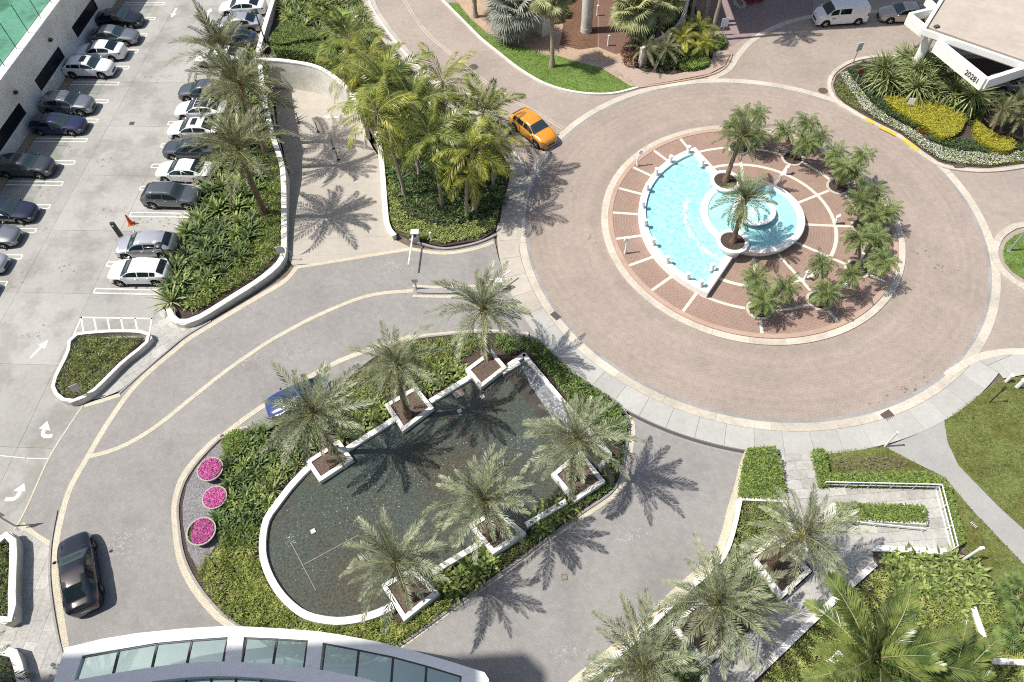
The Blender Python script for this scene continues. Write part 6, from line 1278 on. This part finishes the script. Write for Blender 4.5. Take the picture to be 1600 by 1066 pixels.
for k, px in enumerate(((1392, 110), (1412, 95), (1440, 118), (1398, 130), (1430, 140), (1460, 110), (1470, 142), (1385, 128), (1425, 108), (1450, 95), (1490, 148), (1515, 160), (1505, 150), (1480, 128), (1428, 122), (1412, 120), (1445, 132), (1375, 118))):
    x, y = G(px[0], px[1], 1.2); tag(obj('spiky_shrub', BIGSP[k % 3], None, (x, y, .9 + .5 * (k % 3)), (0, 0, k), (2.3, 2.3, 2.1)), 'spiky arching shrub in the tall mass behind the golden shrub', 'shrub', 'spiky shrubs below the porte cochere')
cover([(1372, 102), (1470, 100), (1530, 150), (1560, 165), (1520, 180), (1470, 158), (1385, 148)], 200, .3, .1, 1.0, m_dark, up=.8)
for px, h, lab in (((1565, 172), 2.6, 'feathery palm at the right of the flower island, left one'), ((1596, 185), 2.4, 'feathery palm cut by the right picture edge'), ((1590, 160), 3.0, 'feathery palm in front of the porte cochere column')): palm('feather_palm', lab, px, h, 'date', 26, .06, .95, 'feather palms on the flower island', r=(.12, .09), heart=False, e_lo=-.3)
shrub('grey_shrub', 'greyish shrub between the two golden masses', G(1517, 190), SHR[0], 1.0)
shrub('red_shrub', 'small reddish shrub beside the golden mass', G(1443, 207), SHRR[0], .6)
lawn([(1680, 355), (1604, 362), (1585, 368), (1571, 380), (1566, 395), (1569, 410), (1580, 424), (1604, 440), (1680, 470)], 'island_lawn', True)
t = T('leaning_sign', 'dark leaning pole on the small green island at the right edge', (1577, 392), 'post'); MB().tube([(0, 0, 0), (0, 0, 2.6)], [.09, .06], 8).obj('pole', m_metal_grey, t, smooth=True, sharp=40); MB().lathe([(.2, 0), (.2, .05), (.1, .08)], 12).obj('base', m_metal_grey, t); MB().box((0, 0, 2.4), (.5, .04, .5)).obj('sign_plate', m_ped, t)

# lower right: lawn, asphalt path, ramp garden
S(sheet('asphalt_path', W([(1382, 699), (1430, 680), (1475, 656), (1480, 690), (1497, 727), (1560, 792), (1600, 828), (1720, 930), (1720, 1000), (1600, 883), (1520, 799), (1475, 746), (1437, 727)]), .03, m_asphalt))
lawn([(1475, 656), (1525, 619), (1567, 594), (1680, 575), (1900, 600), (1950, 800), (1720, 930), (1600, 828), (1560, 792), (1497, 727), (1480, 690)], 'right_lawn', dens=260)
lawn([(1288, 707), (1381, 698), (1437, 728), (1475, 747), (1520, 800), (1600, 884), (1720, 1000), (1640, 1000), (1560, 920), (1540, 885), (1508, 858), (1474, 752), (1290, 750)], 'grass_strip', dens=240)
stone([(1218, 709), (1272, 709), (1283, 757), (1468, 760), (1497, 853), (1480, 864), (1362, 860), (1366, 885), (1290, 955), (1200, 1036), (1130, 1100), (1060, 1100), (1107, 1044), (1222, 938), (1271, 894), (1240, 845), (1226, 780)], 1.0, .6, 2, .06)
hedge('clipped_hedge', 'clipped square green hedge at the corner of the driveway and the pavement', W([(1171, 700), (1211, 698), (1217, 712), (1225, 762), (1225, 777), (1158, 775), (1160, 752), (1166, 714)], .7), .72, 420, .12, .08); hedge('clipped_hedge', 'narrow clipped hedge along the left side of the grass strip', W([(1273, 702), (1288, 702), (1298, 754), (1284, 756)], .7), .72, 420, .12, .08)
hedge('clipped_hedge', 'long clipped hedge behind the upper handrail', W([(1296, 741), (1440, 737), (1478, 748), (1474, 757), (1300, 754)], .6), .62, 420, .12, .08); hedge('clipped_hedge', 'narrow clipped hedge down the right side of the access ramp', W([(1474, 752), (1484, 758), (1508, 846), (1499, 850)], .6), .62, 420, .12, .08)
cover([(1298, 720), (1395, 713), (1420, 727), (1390, 737), (1310, 741)], 260, .16, .03, .3, m_brownstem, up=.9)
wall_run('planter_wall', 'white planter wall below the clipped square hedge', [(1226, 781), (1157, 778)], .22, 0, .5, m_white, cw=.28, cat='wall'); wall_run('planter_wall', 'long white kerb wall along the right side of the driveway', [(1157, 779), (1150, 813), (1141, 846), (1126, 876), (1060, 935), (995, 998), (912, 1068), (860, 1110)], .22, 0, .42, m_white, cw=.26, cat='wall')
wall_run('planter_wall', 'short white wall between the planter bed and the stone walk', [(1226, 782), (1234, 815), (1243, 842), (1262, 862)], .2, 0, .45, m_white, cw=.26, cat='wall')
bd = [(1158, 781), (1226, 784), (1240, 845), (1215, 838), (1172, 868), (1150, 900), (1097, 932), (1046, 975), (1000, 1030), (960, 1066), (915, 1068), (995, 1000), (1060, 938), (1126, 880), (1143, 846)]
bed(bd, m_mulch, .10); cover(bd, 260, .17, .05, .30, m_ground, up=.8, z0=.1)
plants('striped_lily', 'grassy lily clump in the planter beside the driveway', 'lily clumps beside the driveway', W([(1165, 790), (1215, 790), (1220, 830), (1180, 850), (1155, 840)]), .7, LILY + SPIKE[:1], .7, 1.0)
sq_planter([(1171, 868), (1212, 836), (1269, 892), (1221, 936)], .70, 'square white palm planter next to the stone walk', grp='square white planters beside the stone walk', soil=m_mulch_red); sq_planter([(1046, 975), (1097, 932), (1157, 995), (1103, 1042)], .70, 'square white palm planter at the bottom beside the driveway', grp='square white planters beside the stone walk', soil=m_mulch_red); sq_planter([(925, 1080), (978, 1035), (1035, 1098), (985, 1140)], .70, 'square white palm planter cut by the bottom edge', grp='square white planters beside the stone walk', soil=m_mulch_red)
for hub, h, lab in (((1255, 838), 5.3, 'silver date palm beside the box hedge planter at the lower right'), ((1123, 946), 5.6, 'silver date palm at the bottom right beside the driveway'), ((1005, 1042), 5.6, 'silver date palm cut by the bottom picture edge')): palm('date_palm', lab, hub, h, 'silver', 47, .6, 1.2, 'silver date palms beside the stone walk', lean=(.5, .1) if hub[0] > 1200 else (0, 0))
for q_ in ([(1171, 868), (1221, 936), (1157, 995), (1097, 932), (1130, 910)], [(1103, 1044), (1046, 977), (1000, 1030), (985, 1040), (1035, 1098), (1062, 1100)]):
    bed(q_, m_mulch, .09); cover(q_, 240, .2, .07, .35, m_green, up=.8, z0=.1)
plants('strap_plant', 'dark green plant between the two lowest planters beside the driveway', 'plants between the lower planters', W([(1060, 1005), (1090, 1040), (1060, 1066), (1030, 1055)]), .55, ROSG, 1.2, 1.7); plants('strap_plant', 'dark green plant between the two upper planters beside the stone walk', 'plants between the upper planters', W([(1165, 885), (1205, 930), (1160, 975), (1120, 935)]), .8, ROSG, .9, 1.2)
wall_run('planter_wall', 'white wall along the lower side of the stone walk', [(1368, 880), (1290, 950), (1200, 1036), (1140, 1092)], .28, 0, .32, m_white, cw=.34, cat='wall'); wall_run('planter_wall', 'white wall at the lower end of the access ramp', [(1361, 856), (1480, 862)], .28, 0, .35, m_white, cw=.34, cat='wall')
wall_run('planter_wall', 'white planter wall round the box hedge in the access ramp', [(1300, 786), (1445, 789), (1450, 820), (1308, 812)], .22, 0, .48, m_white, cw=.24, closed=True, cat='planter', square=True)
hedge('box_hedge', 'rectangular box hedge in the white planter of the access ramp', W([(1306, 786), (1444, 790), (1447, 815), (1311, 809)], .62), .66, 420, .12, .08, m_hedge)
big = [(1370, 884), (1366, 866), (1480, 868), (1500, 862), (1540, 892), (1560, 922), (1640, 1000), (1640, 1120), (1150, 1120), (1204, 1040), (1292, 955)]
bed(big, m_mulch, .07)
plants('bromeliad', 'bright green rosette plant in the bed below the access ramp', 'rosette plants below the access ramp', W([(1375, 880), (1378, 868), (1480, 870), (1520, 885), (1548, 915), (1540, 950), (1500, 960), (1450, 935), (1400, 925), (1385, 900)]), .46, ROS, 1.05, 1.45)
cover([(1372, 890), (1400, 925), (1450, 935), (1520, 955), (1560, 935), (1640, 1005), (1640, 1118), (1155, 1118), (1206, 1042), (1294, 958)], 240, .26, .05, .3, m_ground2, up=.9, mound=.8, skip=.2)
plants('striped_lily', 'striped lily under the big green palms at the bottom right', 'striped lilies at the bottom right', W([(1375, 895), (1400, 935), (1540, 960), (1620, 1010), (1620, 1080), (1180, 1080), (1210, 1045), (1296, 962)]), .75, LILY, .75, 1.1)
wall_run('low_wall', 'short white wall slanting through the lower right bed', [(1521, 948), (1546, 1020)], .2, 0, .4, m_white, cw=.3, cat='wall'); wall_run('low_wall', 'short white wall at the lower right picture edge', [(1554, 1033), (1620, 1036)], .2, 0, .4, m_white, cw=.3, cat='wall'); wall_run('low_wall', 'white stub of wall under the big palm at the bottom', [(1295, 1038), (1315, 1020)], .2, 0, .4, m_white, cw=.4, cat='wall')
GB = 'big green palms at the bottom right'
palm('coconut_palm', 'big glossy green palm at the bottom right, leftmost', (1362, 1030), 8.0, 'royal', 25, .06, .98, GB, r=(.17, .12), tm=m_trunk_pale, e_hi=1.25, e_lo=.0, heart=False); palm('coconut_palm', 'big glossy green palm at the bottom right, second one', (1485, 1078), 7.0, 'royal', 25, .06, .95, GB, r=(.17, .12), tm=m_trunk_pale, e_hi=1.2, e_lo=-.25, heart=False)
fanp = lambda lab, px, h: palm('fan_palm', lab, px, h, 'fandark', 26, .06, 1.0, 'fan palms at the lower right edge', r=(.12, .10), tm=m_trunk_pale, e_hi=1.2, e_lo=-.2, heart=False)
fanp('dark fan palm at the right edge, upper', (1592, 932), 1.2); fanp('dark fan palm at the right edge, lower', (1596, 985), 1.2)
# left edge planters
wall_run('planter_wall', 'white rounded planter wall at the left picture edge', [(-6, 968), (17, 970), (18, 930), (20, 880), (20, 845), (12, 833), (0, 838), (-10, 850)], .25, 0, .85, m_offwhite, cw=.40, cat='planter'); wall_run('planter_wall', 'white planter wall at the bottom left corner', [(-20, 1018), (18, 1018), (30, 1050), (40, 1100)], .25, 0, .7, m_offwhite, cw=.45, cat='planter')
lb = W([(-60, 850), (5, 845), (14, 860), (12, 960), (-60, 965)], .5); bed(None, m_mulch, .4, world=lb); leafbed('ground_cover', lb, 220, .22, .06, .35, m_green, z0=.4, up=.8)
lb = W([(-60, 1022), (12, 1024), (30, 1100), (-60, 1100)], .5); bed(None, m_mulch, .4, world=lb); leafbed('ground_cover', lb, 180, .22, .06, .3, m_green, z0=.4, up=.8)
palm('date_palm', 'date palm beyond the bottom left corner that throws a shadow on the walk', (-60, 1060), 5.5, 'silver', 40, .4, 1.0, 'silver date palms at the bottom left')
# fountain palms
palm('date_palm', 'date palm in the nearer white bowl of the fountain', None, 5.6, 'date', 48, 1.3, 1.0, 'date palms in the fountain bowls', base=pol(3.62, A1), r=(.22, .15), e_lo=-.55) if False else None
for th, hub, h, lab in ((A1, (1164, 313), 5.5, 'date palm in the nearer white bowl of the fountain'), (A0, (1160, 215), 5.6, 'date palm in the farther white bowl of the fountain')):
    bx, by = pol(3.62, th); hx, hy = G(hub[0], hub[1], h); palm('date_palm', lab, hub, h, 'date', 48, 1.28, 1.12, 'date palms in the fountain bowls', lean=(hx - bx, hy - by), r=(.20, .13), e_lo=-.6)
